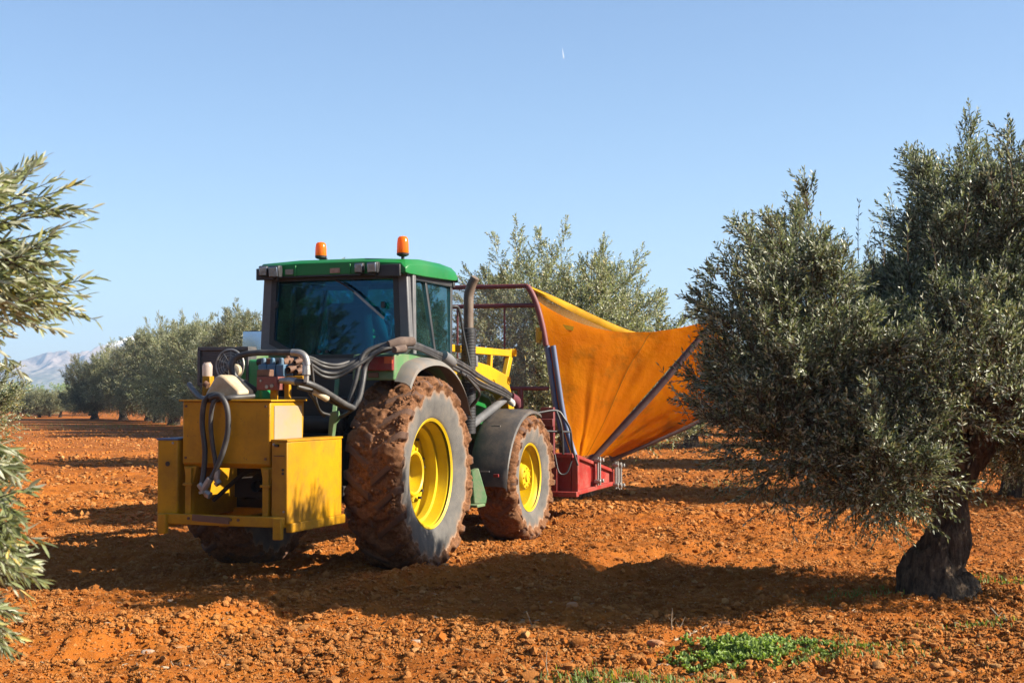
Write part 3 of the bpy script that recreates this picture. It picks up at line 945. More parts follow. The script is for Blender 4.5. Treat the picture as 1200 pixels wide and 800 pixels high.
# the notch of sky between the two masses
ok &= ~((np.abs(P[:, 0] + 0.60 - 0.05 * (P[:, 2] - 2.5)) < 0.27 + 0.18 * (P[:, 2] - 2.2)) & (P[:, 2] > 2.2))
P, D, LL = P[ok], D[ok], LL[ok]
# upright sprays along the top outline
tops = [(-1.25, 2.55), (-1.0, 2.75), (-0.8, 2.95), (-0.68, 2.95), (-0.9, 2.85), (-0.35, 2.35), (-0.1, 2.95), (0.02, 3.25), (0.12, 3.45), (0.25, 3.45), (0.4, 3.3), (0.6, 3.35), (0.75, 3.3), (0.9, 3.4), (1.1, 3.3), (1.5, 3.3), (-1.65, 2.2), (-1.72, 1.9)]
SP, SD, SL = [], [], []
for (x, z) in tops:
    z -= 0.14
    for j in range(10):
        SP.append((x + g.normal(0, 0.10), g.normal(-0.2, 0.4), z - 0.30 + g.normal(0, 0.12)))
        SD.append((g.normal(0.02 + 0.12 * x, 0.16), g.normal(0, 0.2), 1.0)); SL.append(g.uniform(0.25, 0.45))
P = np.concatenate([P, np.array(SP)]); D = np.concatenate([D, np.array(SD)]); LL = np.concatenate([LL, np.array(SL)])
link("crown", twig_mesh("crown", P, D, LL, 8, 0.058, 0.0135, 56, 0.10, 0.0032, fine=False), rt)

# ------------------------------------------------------------------ near olive tree at the left edge
g = np.random.default_rng(66)
lt = empty("olive_tree", (-4.4, 4.9, 0))
tag(lt, "near olive tree reaching in from the edge with sunlit leaves and black olives", "olive tree")
path = [(0, 0, -0.15), (0.03, 0, 0.15), (0.0, 0.05, 0.5), (0.05, 0.1, 0.85), (0.1, 0.1, 1.1)]
limbs = [([(0.1, 0.1, 0.95), (0.7, -0.1, 1.35), (1.4, -0.4, 1.6), (2.2, -0.75, 1.75)], 0.10, 0.016),
         ([(0.1, 0.1, 0.9), (0.8, -0.2, 1.1), (1.5, -0.5, 1.15), (2.3, -0.8, 1.05)], 0.08, 0.014),
         ([(0.1, 0.1, 1.0), (-0.5, 0.4, 1.8), (-0.9, 0.6, 2.6)], 0.12, 0.03),
         ([(0.1, 0.1, 1.0), (0.3, 0.6, 1.8), (0.6, 0.8, 2.6)], 0.11, 0.03)]
trunk_object("trunk", path, [0.42, 0.30, 0.22, 0.20, 0.17], limbs, lt, 15, 0.08, 28)
lobes = [(-0.6, 0.3, 2.4, 1.3, 1.3, 1.0, 1), (0.5, 0.5, 2.4, 1.2, 1.2, 0.9, 1), (1.0, -0.2, 2.0, 0.9, 0.9, 0.6, 1), (0.9, -0.2, 1.2, 0.9, 0.9, 0.4, 1), (-0.8, 0, 1.3, 1.0, 1.0, 0.5, 1), (0, -0.8, 1.7, 1.0, 0.8, 0.8, 1), (1.75, -0.6, 1.85, 1.1, 0.75, 0.5, 1.6), (1.75, -0.7, 1.1, 1.1, 0.75, 0.35, 1.6), (1.2, -0.5, 1.5, 1.0, 0.8, 0.5, 1.2)]
P, D, LL = lobe_twigs(lobes, 7000, g, 0.30, 0.4, 0.5)
LT = np.array([-4.4, 4.9, 0])
# drop anything of the outer masses that would stand in the open gap
wx = P[:, 0] + LT[0]; wy = P[:, 1] + LT[1]
ok = wx < -0.40 * wy - 0.12
P, D, LL = P[ok], D[ok], LL[ok]
EP, ED, EL = [], [], []


def spray(b, tip, Y, n, jit=0.05):
    """a leafy branchlet of n shoots from b towards tip (surveyed points near distance Y)"""
    A = at_y(b[0], b[1], Y + g.normal(0, 0.12)) - LT; B = at_y(tip[0], tip[1], Y + g.normal(0, 0.12)) - LT
    d = B - A; L = np.linalg.norm(d)
    n = max(3, int(n * 0.62))
    tip = (tip[0] - 8, tip[1]) if b[1] < 400 else (tip[0] - 14, tip[1])
    B = at_y(tip[0], tip[1], Y + g.normal(0, 0.12)) - LT; d = B - A; L = np.linalg.norm(d)
    for i in range(n):
        f = g.uniform(0.0, 0.72)
        l = (1 - f) * L * g.uniform(0.75, 1.0)
        EP.append(A + d * f + g.normal(0, jit * 0.4, 3)); ED.append(unit(d) + g.normal(0, 0.16 + 0.2 * f, 3)); EL.append(min(l, 0.34))
    EP.append(A + d * max(0, 1 - 0.30 / L)); ED.append(unit(d)); EL.append(min(L, 0.30))


for b, tip, n in (((-60, 300), (50, 190), 4), ((-40, 260), (75, 203), 3), ((-30, 270), (100, 236), 4), ((-30, 290), (117, 264), 6), ((-40, 310), (95, 290), 6),
                  ((-50, 330), (60, 310), 8), ((-50, 340), (112, 345), 8), ((-50, 355), (105, 362), 9), ((-40, 350), (85, 372), 8), ((-60, 330), (40, 330), 9),
                  ((-60, 300), (30, 280), 8), ((-60, 270), (20, 235), 6), ((-70, 240), (15, 205), 5), ((-60, 360), (40, 375), 9), ((-70, 290), (50, 300), 8), ((-60, 345), (70, 350), 8),
                  ((-60, 375), (10, 385), 5), ((-70, 330), (45, 325), 8), ((-60, 310), (25, 305), 7)):
    spray(b, tip, 4.1, n)
for b, tip, n in (((-60, 520), (40, 540), 6), ((-70, 560), (30, 545), 7), ((-60, 560), (40, 590), 9), ((-70, 590), (42, 620), 10), ((-60, 600), (40, 640), 10), ((-60, 640), (55, 680), 7),
                  ((-70, 620), (35, 668), 9), ((-70, 680), (28, 715), 6), ((-60, 720), (32, 758), 5), ((-70, 700), (20, 738), 5), ((-70, 500), (25, 520), 5), ((-70, 650), (20, 650), 7), ((-60, 570), (25, 575), 8), ((-60, 600), (20, 605), 8)):
    spray(b, tip, 3.9, n)
EP, ED, EL = np.array(EP), np.array(ED), np.array(EL)
me = twig_mesh("crown", np.concatenate([P, EP]), np.concatenate([D, ED]), np.concatenate([LL, EL]), 10, 0.064, 0.0102, 67, 0.12, 0.0028, fine=True, spread=0.75, mats=[M['leaf_near_lit'], M['bark']])
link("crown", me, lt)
for (px, py) in ((4, 371), (8, 383), (37, 377), (42, 383), (48, 385), (52, 214 + 40), (3, 632)):
    c = at_y(px, py, 4.05) - LT
    mb = MB().lathe([(-0.0125, 0.0005), (-0.011, 0.0045), (-0.006, 0.0082), (0, 0.0092), (0.006, 0.0082), (0.011, 0.0045), (0.0125, 0.0005)], 12, (0, 0, 0), (0.15, 0.1, 1))
    mb.build("olive", M['olive'], lt, loc=c, smooth=80)

# olive tree behind the viewer's left, mirrored dark in the cab's rear window
g = np.random.default_rng(3)
place_tree(-11.4, 6.9, 0.92, 2, "olive tree outside the picture that the cab's rear window mirrors")

# ------------------------------------------------------------------ weeds, grass, stones, stalks
def ground_z(p):
    return float(ground_h(np.array([p[0]]), np.array([p[1]]))[0])


g = np.random.default_rng(21)
V, F, rn = [], [], []
wc = on_ground(880, 768)
wz = ground_z(wc)
plants = []
for i in range(330):
    a = g.normal(0, 1, 2)
    plants.append((wc[0] - 0.08 + a[0] * 0.16, wc[1] + a[1] * 0.16, 1.0))
for i in range(110):
    a = g.normal(0, 1, 2)
    plants.append((wc[0] + 0.34 + a[0] * 0.13, wc[1] + 0.02 + a[1] * 0.09, 0.55))
for i in range(60):
    q = on_ground(g.uniform(640, 1190), g.uniform(690, 798))
    for j in range(3):
        plants.append((q[0] + g.normal(0, 0.04), q[1] + g.normal(0, 0.04), 0.42)) if False else None
for (x, y, s) in plants:
    z = ground_z((x, y))
    for j in range(9):
        a = g.uniform(0, 6.28); el = g.uniform(0.35, 1.4); L = s * g.uniform(0.022, 0.062)
        d = np.array([math.cos(a) * math.cos(el), math.sin(a) * math.cos(el), math.sin(el)])
        sd = np.array([-math.sin(a), math.cos(a), 0]); up = np.cross(sd, d) * -1
        b0 = np.array([x, y, z]); m_ = len(V)
        cw = L * 0.22
        ptsl = [b0, b0 + d * L * 0.45 + sd * cw * 0.5, b0 + d * L * 0.62 + sd * cw * 1.2 + up * 0.01, b0 + d * L * 0.85 + sd * cw * 0.75 - up * 0.005, b0 + d * L * 1.02,
                b0 + d * L * 0.85 - sd * cw * 0.75 - up * 0.005, b0 + d * L * 0.62 - sd * cw * 1.2 + up * 0.01, b0 + d * L * 0.45 - sd * cw * 0.5, b0 + d * L * 0.7 - up * 0.012]
        V += ptsl
        for q in ((0, 1, 8), (1, 2, 8), (2, 3, 8), (3, 4, 8), (4, 5, 8), (5, 6, 8), (6, 7, 8), (7, 0, 8)):
            F.append([m_ + k for k in q]); rn.append(g.uniform(0, 0.95))
o = link("weed_clump", np_mesh("weed_clump", np.array(V) - np.array([wc[0], wc[1], wz]), [np.array(F)], [M['weed']], attrs={"rnd": ("FACE", np.array(rn))}, smooth=True), loc=(wc[0], wc[1], wz))
tag(o, "bright green leafy weed clump on the soil in front of the big olive tree", "weed")


def grass_patch(spots, seed):
    g = np.random.default_rng(seed); V, F, rn = [], [], []
    for (px, py, sx, sy, n, hh) in spots:
        c = on_ground(px, py)
        for i in range(n):
            x, y = c[0] + g.normal(0, sx), c[1] + g.normal(0, sy)
            z = ground_z((x, y)) - 0.005
            a = g.uniform(0, 6.28); l = hh * g.uniform(0.4, 1.2); w_ = 0.0035; ln = g.uniform(0.1, 0.9) * l
            d = np.array([math.cos(a), math.sin(a), 0]); sd = np.array([-d[1], d[0], 0]) * w_
            b0 = np.array([x, y, z]); k = len(V)
            V += [b0 - sd, b0 + sd, b0 + d * ln * 0.4 + sd * 0.8 + np.array([0, 0, l * 0.65]), b0 + d * ln * 0.4 - sd * 0.8 + np.array([0, 0, l * 0.65]), b0 + d * ln + np.array([0, 0, l * 0.85])]
            F += [[k, k + 1, k + 2], [k, k + 2, k + 3], [k + 3, k + 2, k + 4]]
            r_ = g.uniform(0, 1); rn += [r_] * 3
    return np_mesh("grass", np.array(V), [np.array(F)], [M['grass']], attrs={"rnd": ("FACE", np.array(rn))})


spots = [(1020, 765, 0.25, 0.10, 420, 0.05), (960, 775, 0.25, 0.08, 380, 0.05), (730, 792, 0.20, 0.10, 520, 0.06), (690, 797, 0.14, 0.06, 260, 0.05), (800, 788, 0.2, 0.06, 260, 0.05),
         (1165, 690, 0.18, 0.12, 320, 0.06), (1195, 697, 0.10, 0.10, 160, 0.06), (1150, 745, 0.16, 0.06, 160, 0.05), (1010, 708, 0.2, 0.15, 220, 0.05), (860, 568, 0.35, 0.3, 200, 0.08), (170, 500, 4.0, 3.0, 900, 0.22),
         (825, 521, 0.5, 0.6, 200, 0.25), (930, 527, 1.0, 0.6, 240, 0.12), (760, 770, 0.3, 0.1, 60, 0.05)]
tag(link("grass", grass_patch(spots, 31)), "short sparse grass sprouting in patches from the soil", "grass", kind="stuff")

gl_ = np.random.default_rng(91)
n_ = 2600
yy = 6.8 * (26 / 6.8) ** gl_.uniform(0, 1, n_); xx = gl_.uniform(-1, 1, n_) * (0.4 * yy + 0.5)
near_tree = np.exp(-((xx - 3.0) ** 2 + (yy - 10.6) ** 2) / 5) + np.exp(-((xx + 1.5) ** 2 + (yy - 8) ** 2) / 8) * 0.5
kp = gl_.uniform(0, 1, n_) < 0.18 + near_tree
xx, yy = xx[kp], yy[kp]; n_ = len(xx)
zz = ground_h(xx, yy) + 0.012
aa = gl_.uniform(0, 6.28, n_); l_ = gl_.uniform(0.012, 0.05, n_) * 0.6; w2 = gl_.uniform(0.0025, 0.006, n_)
dv_ = np.stack([np.cos(aa), np.sin(aa), gl_.normal(0, 0.25, n_)], 1) * l_[:, None]; sv_ = np.stack([-np.sin(aa), np.cos(aa), gl_.normal(0, 0.4, n_)], 1) * w2[:, None]
C0 = np.stack([xx, yy, zz], 1)
LV = np.stack([C0 - dv_, C0 + sv_, C0 + dv_, C0 - sv_, C0 + np.array([0, 0, 0.004])], 1).reshape(-1, 3)
bb = (np.arange(n_) * 5)[:, None]
LF = np.concatenate([bb + np.array([[0, 1, 4]]), bb + np.array([[1, 2, 4]]), bb + np.array([[2, 3, 4]]), bb + np.array([[3, 0, 4]])])
tag(link("dry_litter", np_mesh("dry_litter", LV, [LF], [M['stalk']], smooth=False)), "fallen dry leaves and straw bits strewn over the soil", "litter", kind="stuff")

ST = [(670, 724, 0.045, 'orange_stone', "flat dull stone at the shadow's edge in front of the tractor"), (848, 737, 0.045, 'orange_stone', "orange stone lying just above the green weed clump"),
      (822, 732, 0.03, 'stone', "small pale stone beside the dry stalks above the weed clump"), (173, 769, 0.040, 'stone', "flat pale stone lying alone in the near soil by the low olive branch"),
      (200, 706, 0.022, 'stone', "tiny white stone in the soil below the tractor's shadow"), (487, 755, 0.028, 'stone', "pale stone alone in the sunlit soil below the tyre rut"),
      (733, 797, 0.05, 'stone', "pale stone in the grass at the picture's bottom edge"), (777, 771, 0.045, 'stone', "pale stone left of the green weed clump"),
      (768, 757, 0.05, 'orange_stone', "earthy stone among clods left of the weed clump"), (1150, 681, 0.05, 'orange_stone', "reddish clod stone beside the big olive tree's trunk")]
for (px, py, r, mt, lab) in ST:
    p = on_ground(px, py); z = ground_z(p)
    bm = bmesh.new(); bmesh.ops.create_icosphere(bm, subdivisions=3, radius=1)
    VV = np.array([v.co[:] for v in bm.verts]); gg = np.random.default_rng(int(px))
    VV = VV * np.array([1.25, 0.9, 0.62]) * r
    VV = VV * (0.72 + 0.6 * fbm(VV / r * 1.1 + px, 3, 5))[:, None]
    VV = np.sign(VV) * np.minimum(np.abs(VV), np.array([1.05, 0.75, 0.45]) * r)
    for v, c in zip(bm.verts, VV):
        v.co = c
    me = bpy.data.meshes.new("stone"); bm.to_mesh(me); bm.free(); me.materials.append(M[mt])
    o = link("stone", me, None, (p[0], p[1], z + r * 0.22), (0, 0, gg.uniform(0, 6)))
    tag(o, lab, "stone", "loose stones on the soil")
SK = [([(617, 716), (624, 733), (634, 741)], "thin dry stalk sticking up at the edge of the tractor's shadow", 0.14), ([(641, 762), (640, 778), (643, 790)], "dry upright stalk in the soil below the shadow", 0.12),
      ([(788, 712), (787, 728), (788, 745)], "tall straight dry stalk standing left of the pale stone", 0.15), ([(803, 722), (796, 735), (789, 744)], "slanting dry stalk leaning by the straight one", 0.1),
      ([(790, 752), (810, 745), (828, 741)], "grey stick lying left of the orange stone", 0), ([(1108, 690), (1130, 692), (1152, 690)], "pale twig lying by the trunk's foot", 0),
      ([(190, 790), (205, 782), (222, 783)], "bent pale straw on the near soil", 0), ([(1160, 727), (1170, 735), (1180, 746)], "thin twig in the big tree's shadow by the trunk", 0)]
for pts, lab, hgt in SK:
    if hgt:
        b = on_ground(*pts[-1]); Y = b[1]
        W_ = [b + np.array([0, 0, ground_z(b) - 0.01])] + [at_y(q[0], q[1], Y) for q in pts[-2::-1]]
        rr = [0.004, 0.002]
    else:
        W_ = [on_ground(*q) for q in pts]
        W_ = [np.array([q[0], q[1], ground_z(q) + 0.02]) for q in W_]
        rr = [0.008, 0.005]
    b0 = W_[0].copy()
    mb = MB().tube(W_, rr, 6, 6)
    W_ = [np.array(q) for q in W_]
    mid = W_[1]
    mb.tube([mid, mid + np.array([0.03, 0.01, 0.03])], [rr[1] * 0.8, rr[1] * 0.4], 5, 0)
    mb.tube([mid, mid + np.array([-0.025, 0.0, 0.04])], [rr[1] * 0.8, rr[1] * 0.4], 5, 0)
    o = mb.build("dry_stalk" if hgt else "twig", M['stalk'], None, loc=b0)
    tag(o, lab, "stalk" if hgt else "twig", "dry stalks and twigs on the soil")

# ------------------------------------------------------------------ far country: mountain, pine wood, contrail
prof = [(-3400, -60), (-1700, -40), (-1350, 5), (-1230, 14), (-1130, 32), (-1060, 40), (-1010, 60), (-960, 78), (-900, 88), (-860, 98), (-815, 104), (-780, 103), (-740, 94), (-690, 100), (-600, 70), (-480, 55), (-380, 30), (-200, 5), (0, -60), (1200, -60)]
px_, pz_ = np.array(prof).T
mx_ = np.concatenate([np.linspace(-2600, -1400, 20), np.linspace(-1390, -450, 300), np.linspace(-440, 800, 24)])
my_ = np.linspace(2300, 3500, 110)
MX, MY = np.meshgrid(mx_, my_)
ridge = np.interp(MX, px_, pz_)
tY = (MY - 2300) / 700.0
up_ = np.where(tY < 1, np.clip(tY, 0, 1) ** 0.9, 1 - np.clip((tY - 1) / 0.7, 0, 1) ** 1.5)
P2 = np.stack([MX.ravel(), MY.ravel()], 1)
rid = (1 - np.abs(fbm(P2 * np.array([0.014, 0.006]), 6, 91).reshape(MX.shape) * 2 - 1))
MZ = (ridge + 25) * up_ * (0.66 + 0.42 * rid) - 25
cl = sstep(0.55, 0.72, MZ / (np.maximum(ridge, 1) + 1)) * 14 * (ridge > 30)
MZ = np.where(tY < 1.02, MZ + cl * (rid - 0.6) * 1.6, MZ)
ny, nx = MX.shape
ii = (np.arange(ny - 1)[:, None] * nx + np.arange(nx - 1)[None, :]).ravel()
m, nt, out = new_mat("mountain_rock")
p = N(nt, "ShaderNodeBsdfPrincipled", i_Roughness=1.0)
p.inputs["Specular IOR Level"].default_value = 0.0
n1 = noise(nt, 0.02, 6, 0.65); n2 = noise(nt, 0.09, 5, 0.7)
geo = N(nt, "ShaderNodeNewGeometry"); sx = N(nt, "ShaderNodeSeparateXYZ"); nt.links.new(geo.outputs["Position"], sx.inputs[0])
ad = N(nt, "ShaderNodeMath", operation='MULTIPLY_ADD'); nt.links.new(n2, ad.inputs[0]); ad.inputs[1].default_value = 34; nt.links.new(sx.outputs[2], ad.inputs[2])
low = ramp(nt, n2, [(0.35, (0.07, 0.09, 0.05)), (0.6, (0.20, 0.17, 0.12))])
rock = ramp(nt, n1, [(0.35, (0.12, 0.10, 0.09)), (0.65, (0.33, 0.26, 0.22))])
mr = N(nt, "ShaderNodeMapRange"); mr.inputs[1].default_value = 40; mr.inputs[2].default_value = 80; nt.links.new(ad.outputs[0], mr.inputs[0])
c = mixc(nt, mr.outputs[0], low, rock)
ms = N(nt, "ShaderNodeMapRange"); ms.inputs[1].default_value = 112; ms.inputs[2].default_value = 122; nt.links.new(ad.outputs[0], ms.inputs[0])
c = mixc(nt, ms.outputs[0], c, (0.80, 0.82, 0.85))
nt.links.new(c, p.inputs["Base Color"]); nt.links.new(p.outputs[0], out.inputs[0])
mt = link("mountain", np_mesh("mountain", np.stack([MX.ravel(), MY.ravel(), MZ.ravel()], 1), [np.stack([ii, ii + 1, ii + nx + 1, ii + nx], 1)], [m]))
tag(mt, kind="structure")
# pine wood: many ragged cones of needle tufts
g = np.random.default_rng(77)
PP, DD, LLn = [], [], []
for i in range(420):
    x = g.uniform(-380, -90); y = g.uniform(600, 640); h = g.uniform(4.3, 6.3)
    for j in range(34):
        f = g.uniform(0.05, 1); a = g.uniform(0, 6.28); r_ = (1 - f) * 1.5 + 0.1
        PP.append((x + r_ * math.cos(a), y + r_ * math.sin(a), h * f)); DD.append((math.cos(a), math.sin(a), 0.8)); LLn.append(0.8)
o = link("pine_wood", twig_mesh("pine_wood", np.array(PP), np.array(DD), np.array(LLn), 4, 0.6, 0.22, 5, 0, 0, mats=[M['pine'], M['bark']]))
tag(o, "green pine wood stretching below the snowy mountain beyond the grove", "pine wood", kind="stuff")
# short contrail high in the sky
a = at_y(659, 57, 9000); b = at_y(660.5, 69, 9000)
mb = MB().tube([a, a + (b - a) * 0.5, a + (b - a) * 0.9, b], [1.0, 4.0, 5.0, 2.5], 10, 6)
m, nt, out = new_mat("thin_cloud")
d = N(nt, "ShaderNodeBsdfDiffuse"); d.inputs[0].default_value = (0.9, 0.9, 0.92, 1); tr = N(nt, "ShaderNodeBsdfTransparent"); mx = N(nt, "ShaderNodeMixShader"); mx.inputs[0].default_value = 0.28
nt.links.new(tr.outputs[0], mx.inputs[1]); nt.links.new(d.outputs[0], mx.inputs[2]); nt.links.new(mx.outputs[0], out.inputs[0])
tag(mb.build("contrail", m, None), "short faint white contrail high in the blue sky", "contrail", kind="stuff")
# the air of the valley
hb_ = MB().box((0, 1775, 60), (8200, 4550, 340))
m, nt, out = new_mat("valley_air")
vv = N(nt, "ShaderNodeVolumePrincipled")
vv.inputs["Color"].default_value = (0.46, 0.69, 1.0, 1); vv.inputs["Density"].default_value = 0.00026; vv.inputs["Anisotropy"].default_value = 0.1
nt.links.new(vv.outputs[0], out.inputs["Volume"])
tag(hb_.build("haze", m, None, smooth=0), "pale blue haze of the distant valley", "haze", kind="stuff")
# ------------------------------------------------------------------ tractor
M['radiator'] = paint('radiator_grey', (0.085, 0.085, 0.09), (0.2, 0.16, 0.12), 0.5, 0.5, scale=9)
trac = empty("tractor", O, -TH)
tag(trac, "green tractor with yellow wheels caked in red mud, amber beacons on the cab roof", "tractor")


def tyre_mesh(R, W, rb, lugs, seed, clumps):
    g = np.random.default_rng(seed)
    w_ = W / 2
    pr = catmull([(-0.74 * w_, rb), (-0.90 * w_, rb + 0.10 * (R - rb)), (-1.03 * w_, rb + 0.40 * (R - rb)), (-1.03 * w_, rb + 0.62 * (R - rb)), (-0.97 * w_, R - 0.075), (-0.88 * w_, R - 0.05), (-0.5 * w_, R - 0.036), (0, R - 0.03),
                  (0.5 * w_, R - 0.036), (0.88 * w_, R - 0.05), (0.97 * w_, R - 0.075), (1.03 * w_, rb + 0.62 * (R - rb)), (1.03 * w_, rb + 0.40 * (R - rb)), (0.90 * w_, rb + 0.10 * (R - rb)), (0.74 * w_, rb)], 10)
    m_ = len(pr); n = 560
    x, r = pr[:, 0], pr[:, 1]
    tn = np.gradient(pr, axis=0); tn /= np.linalg.norm(tn, axis=1)[:, None]
    nx_, nr_ = -tn[:, 1], tn[:, 0]
    th = np.arange(n) / n * 2 * math.pi
    X, TT = np.meshgrid(x, th, indexing='ij'); Rr = np.repeat(r[:, None], n, 1)
    P = np.stack([X.ravel(), (R * np.cos(TT)).ravel(), (R * np.sin(TT)).ravel()], 1)
    s = np.sign(X + 1e-6); a = np.abs(X) / w_
    pitch = 2 * math.pi * R / lugs
    ph = TT * lugs / (2 * math.pi) + np.where(s > 0, 0.5, 0) + (w_ * (a ** 1.15) * 0.85) / pitch
    f = np.abs((ph % 1) - 0.5) * 2
    lug = 1 - sstep(0.26, 0.40, f)
    zone = sstep(R - 0.13, R - 0.075, Rr) * sstep(-0.02, 0.03, a)
    lug = lug * zone
    mudn = fbm(P * 9, 4, seed).reshape(X.shape); fine = fbm(P * 34, 3, seed + 5).reshape(X.shape)
    tread = sstep(R - 0.085, R - 0.06, Rr)
    hm = tread * (0.010 + 0.048 * sstep(0.31, 0.71, mudn) + 0.018 * (fine - 0.4))
    hl = lug * 0.048
    ang = np.stack([np.cos(TT).ravel() * 5 * R, np.sin(TT).ravel() * 5 * R], 1)
    edge = (R - 0.085) - 0.055 * (fbm(ang * 1.2, 2, seed + 9).reshape(X.shape)) - 0.035 * (1 - sstep(0.25, 0.6, f)) - 0.03 * (fbm(ang * 5, 2, seed + 3).reshape(X.shape) - 0.4)
    side = sstep(-0.008, 0.012, Rr - edge)
    hs = side * (1 - tread) * (0.006 + 0.018 * fine)
    h = np.maximum(hl, hm) + hs
    mud = np.maximum(tread, side)
    fringe = sstep(-0.075, 0.0, Rr - edge - 0.05 * (fine - 0.5)) * (0.16 + 0.2 * fine)
    mud = np.where(mud > 0.5, 0.6 + 0.4 * fine, fringe + 0.05 * mud)
    lugm = (hl > hm + 0.004) * sstep(0.5, 0.9, lug) * 0.9
    lugm = lugm * (a < 1.0)
    XX = X + h * nx_[:, None]; RR = Rr + h * nr_[:, None]
    RR = np.maximum(RR, 0.1)
    V = np.stack([XX.ravel(), (RR * np.cos(TT)).ravel(), (RR * np.sin(TT)).ravel()], 1)
    i, j = np.meshgrid(np.arange(m_ - 1), np.arange(n), indexing='ij')
    i, j = i.ravel(), j.ravel(); j2 = (j + 1) % n
    F = np.stack([i * n + j, (i + 1) * n + j, (i + 1) * n + j2, i * n + j2], 1)
    # crumbs of soil stuck on the tread
    tx = g.uniform(-1.0, 1.0, clumps) * w_ * 0.98; ta = g.uniform(0, 6.2832, clumps)
    cr_ = 0.004 + 0.015 * g.uniform(0, 1, clumps) ** 2 * (R / 0.87)
    rr_ = np.interp(tx, x[np.argsort(x)], r[np.argsort(x)])
    rr_ = np.where(np.abs(tx) > 0.93 * w_, R - 0.07, R - 0.045) + 0.022 + 0.02 * g.uniform(0, 1, clumps)
    CP_ = np.stack([tx, rr_ * np.cos(ta), rr_ * np.sin(ta)], 1)
    keep = fbm(CP_ * 9, 4, seed) > 0.44
    V2, F2, _ = clod_arrays(CP_[keep], cr_[keep], 0.9, seed)
    mm = np.concatenate([mud.ravel(), np.full(len(V2), 0.85)]); ll = np.concatenate([lugm.ravel(), np.zeros(len(V2))])
    return np_mesh("tyre", np.concatenate([V, V2]), [F, F2 + len(V)], [M['tyre']], attrs={"mud": ("POINT", mm), "lug": ("POINT", ll)}, smooth=True)


def wheel(name, loc, R, W, rb, lugs, seed, clumps, front, mesh=None, flip=False):
    wl = empty(name, loc, math.pi if flip else 0, trac)
    ty = mesh or tyre_mesh(R, W, rb, lugs, seed, clumps)
    link("tyre", ty, wl, rot=(0.3 * seed, 0, 0))
    w_ = W / 2
    b = MB()
    if not front:
        b.lathe([(w_ * 0.80, rb - 0.012), (w_ * 0.86, rb + 0.012), (w_ * 0.80, rb + 0.022), (w_ * 0.72, rb + 0.004), (w_ * 0.70, rb - 0.02), (w_ * 0.30, rb - 0.035), (w_ * 0.27, rb - 0.065), (w_ * 0.02, rb - 0.068), (-0.00, rb - 0.05), (-w_ * 0.25, rb - 0.05),
                 (-w_ * 0.28, rb - 0.08), (-w_ * 0.5, rb - 0.09), (-w_ * 0.55, rb - 0.03), (-w_ * 0.8, rb), (-w_ * 0.82, rb + 0.02)], 72)
        rimo = b.build("rim", M['rim'], wl, smooth=35)
        d = MB().lathe([(-0.15, 0.34), (-0.11, 0.325), (-0.055, 0.30), (-0.03, 0.28), (-0.02, 0.23), (-0.01, 0.215), (0.035, 0.205), (0.04, 0.19), (0.03, 0.175), (-0.07, 0.165), (-0.09, 0.15), (-0.09, 0.06), (-0.05, 0.055), (-0.045, 0.0)], 64)
        for k in range(8):
            a = k * math.pi / 4 + 0.2
            d.lathe([(-0.055, 0.020), (-0.02, 0.018), (-0.02, 0.0)], 8, (0.015, 0.255 * math.cos(a), 0.255 * math.sin(a)))
            d.box((-0.10, 0.375 * math.cos(a), 0.375 * math.sin(a)), (0.07, 0.13, 0.12), rx=a)
        d.build("wheel_disc", M['rim'], wl, smooth=35)
        for k in range(16):
            a = (k // 2) * math.pi / 4 + 0.2 + (0.10 if k % 2 else -0.10)
            bl = MB().lathe([(0, 0.014), (0.03, 0.013), (0.03, 0)], 8, (-0.065, 0.385 * math.cos(a), 0.385 * math.sin(a)))
            if not flip:
                bl.build("wheel_bolt", M['dark'], wl)
    else:
        b.lathe([(w_ * 0.80, rb - 0.01), (w_ * 0.86, rb + 0.01), (w_ * 0.80, rb + 0.018), (w_ * 0.72, rb - 0.005), (w_ * 0.45, rb - 0.03), (w_ * 0.42, rb - 0.055), (-w_ * 0.3, rb - 0.06), (-w_ * 0.33, rb - 0.09), (-w_ * 0.8, rb - 0.03), (-w_ * 0.82, rb + 0.015)], 60)
        b.build("rim", M['rim'], wl, smooth=35)
        d = MB().lathe([(-0.14, rb - 0.07), (-0.10, rb - 0.09), (-0.04, 0.22), (-0.03, 0.17), (0.0, 0.155), (0.09, 0.14), (0.115, 0.12), (0.12, 0.05), (0.135, 0.045), (0.135, 0)], 48)
        for k in range(8):
            a = k * math.pi / 4
            d.lathe([(-0.05, 0.016), (0.012, 0.014), (0.012, 0)], 8, (0.0, 0.195 * math.cos(a), 0.195 * math.sin(a)))
            d.lathe([(0, 0.011), (0.02, 0.010), (0.02, 0)], 6, (0.112, 0.10 * math.cos(a), 0.10 * math.sin(a)))
        d.build("wheel_hub", M['rim'], wl, smooth=35)
    return ty


tm = wheel("rear_wheel", (0.80, 0, 0.865), 0.875, 0.47, 0.488, 22, 3, 17000, False)
wheel("rear_wheel", (-0.85, 0, 0.865), 0.875, 0.47, 0.488, 22, 4, 0, False, tm, True)
tm = wheel("front_wheel", (0.81, 2.80, 0.675), 0.685, 0.38, 0.362, 19, 8, 8000, True)
wheel("front_wheel", (-0.81, 2.80, 0.675), 0.685, 0.38, 0.362, 19, 6, 0, True, tm, True)

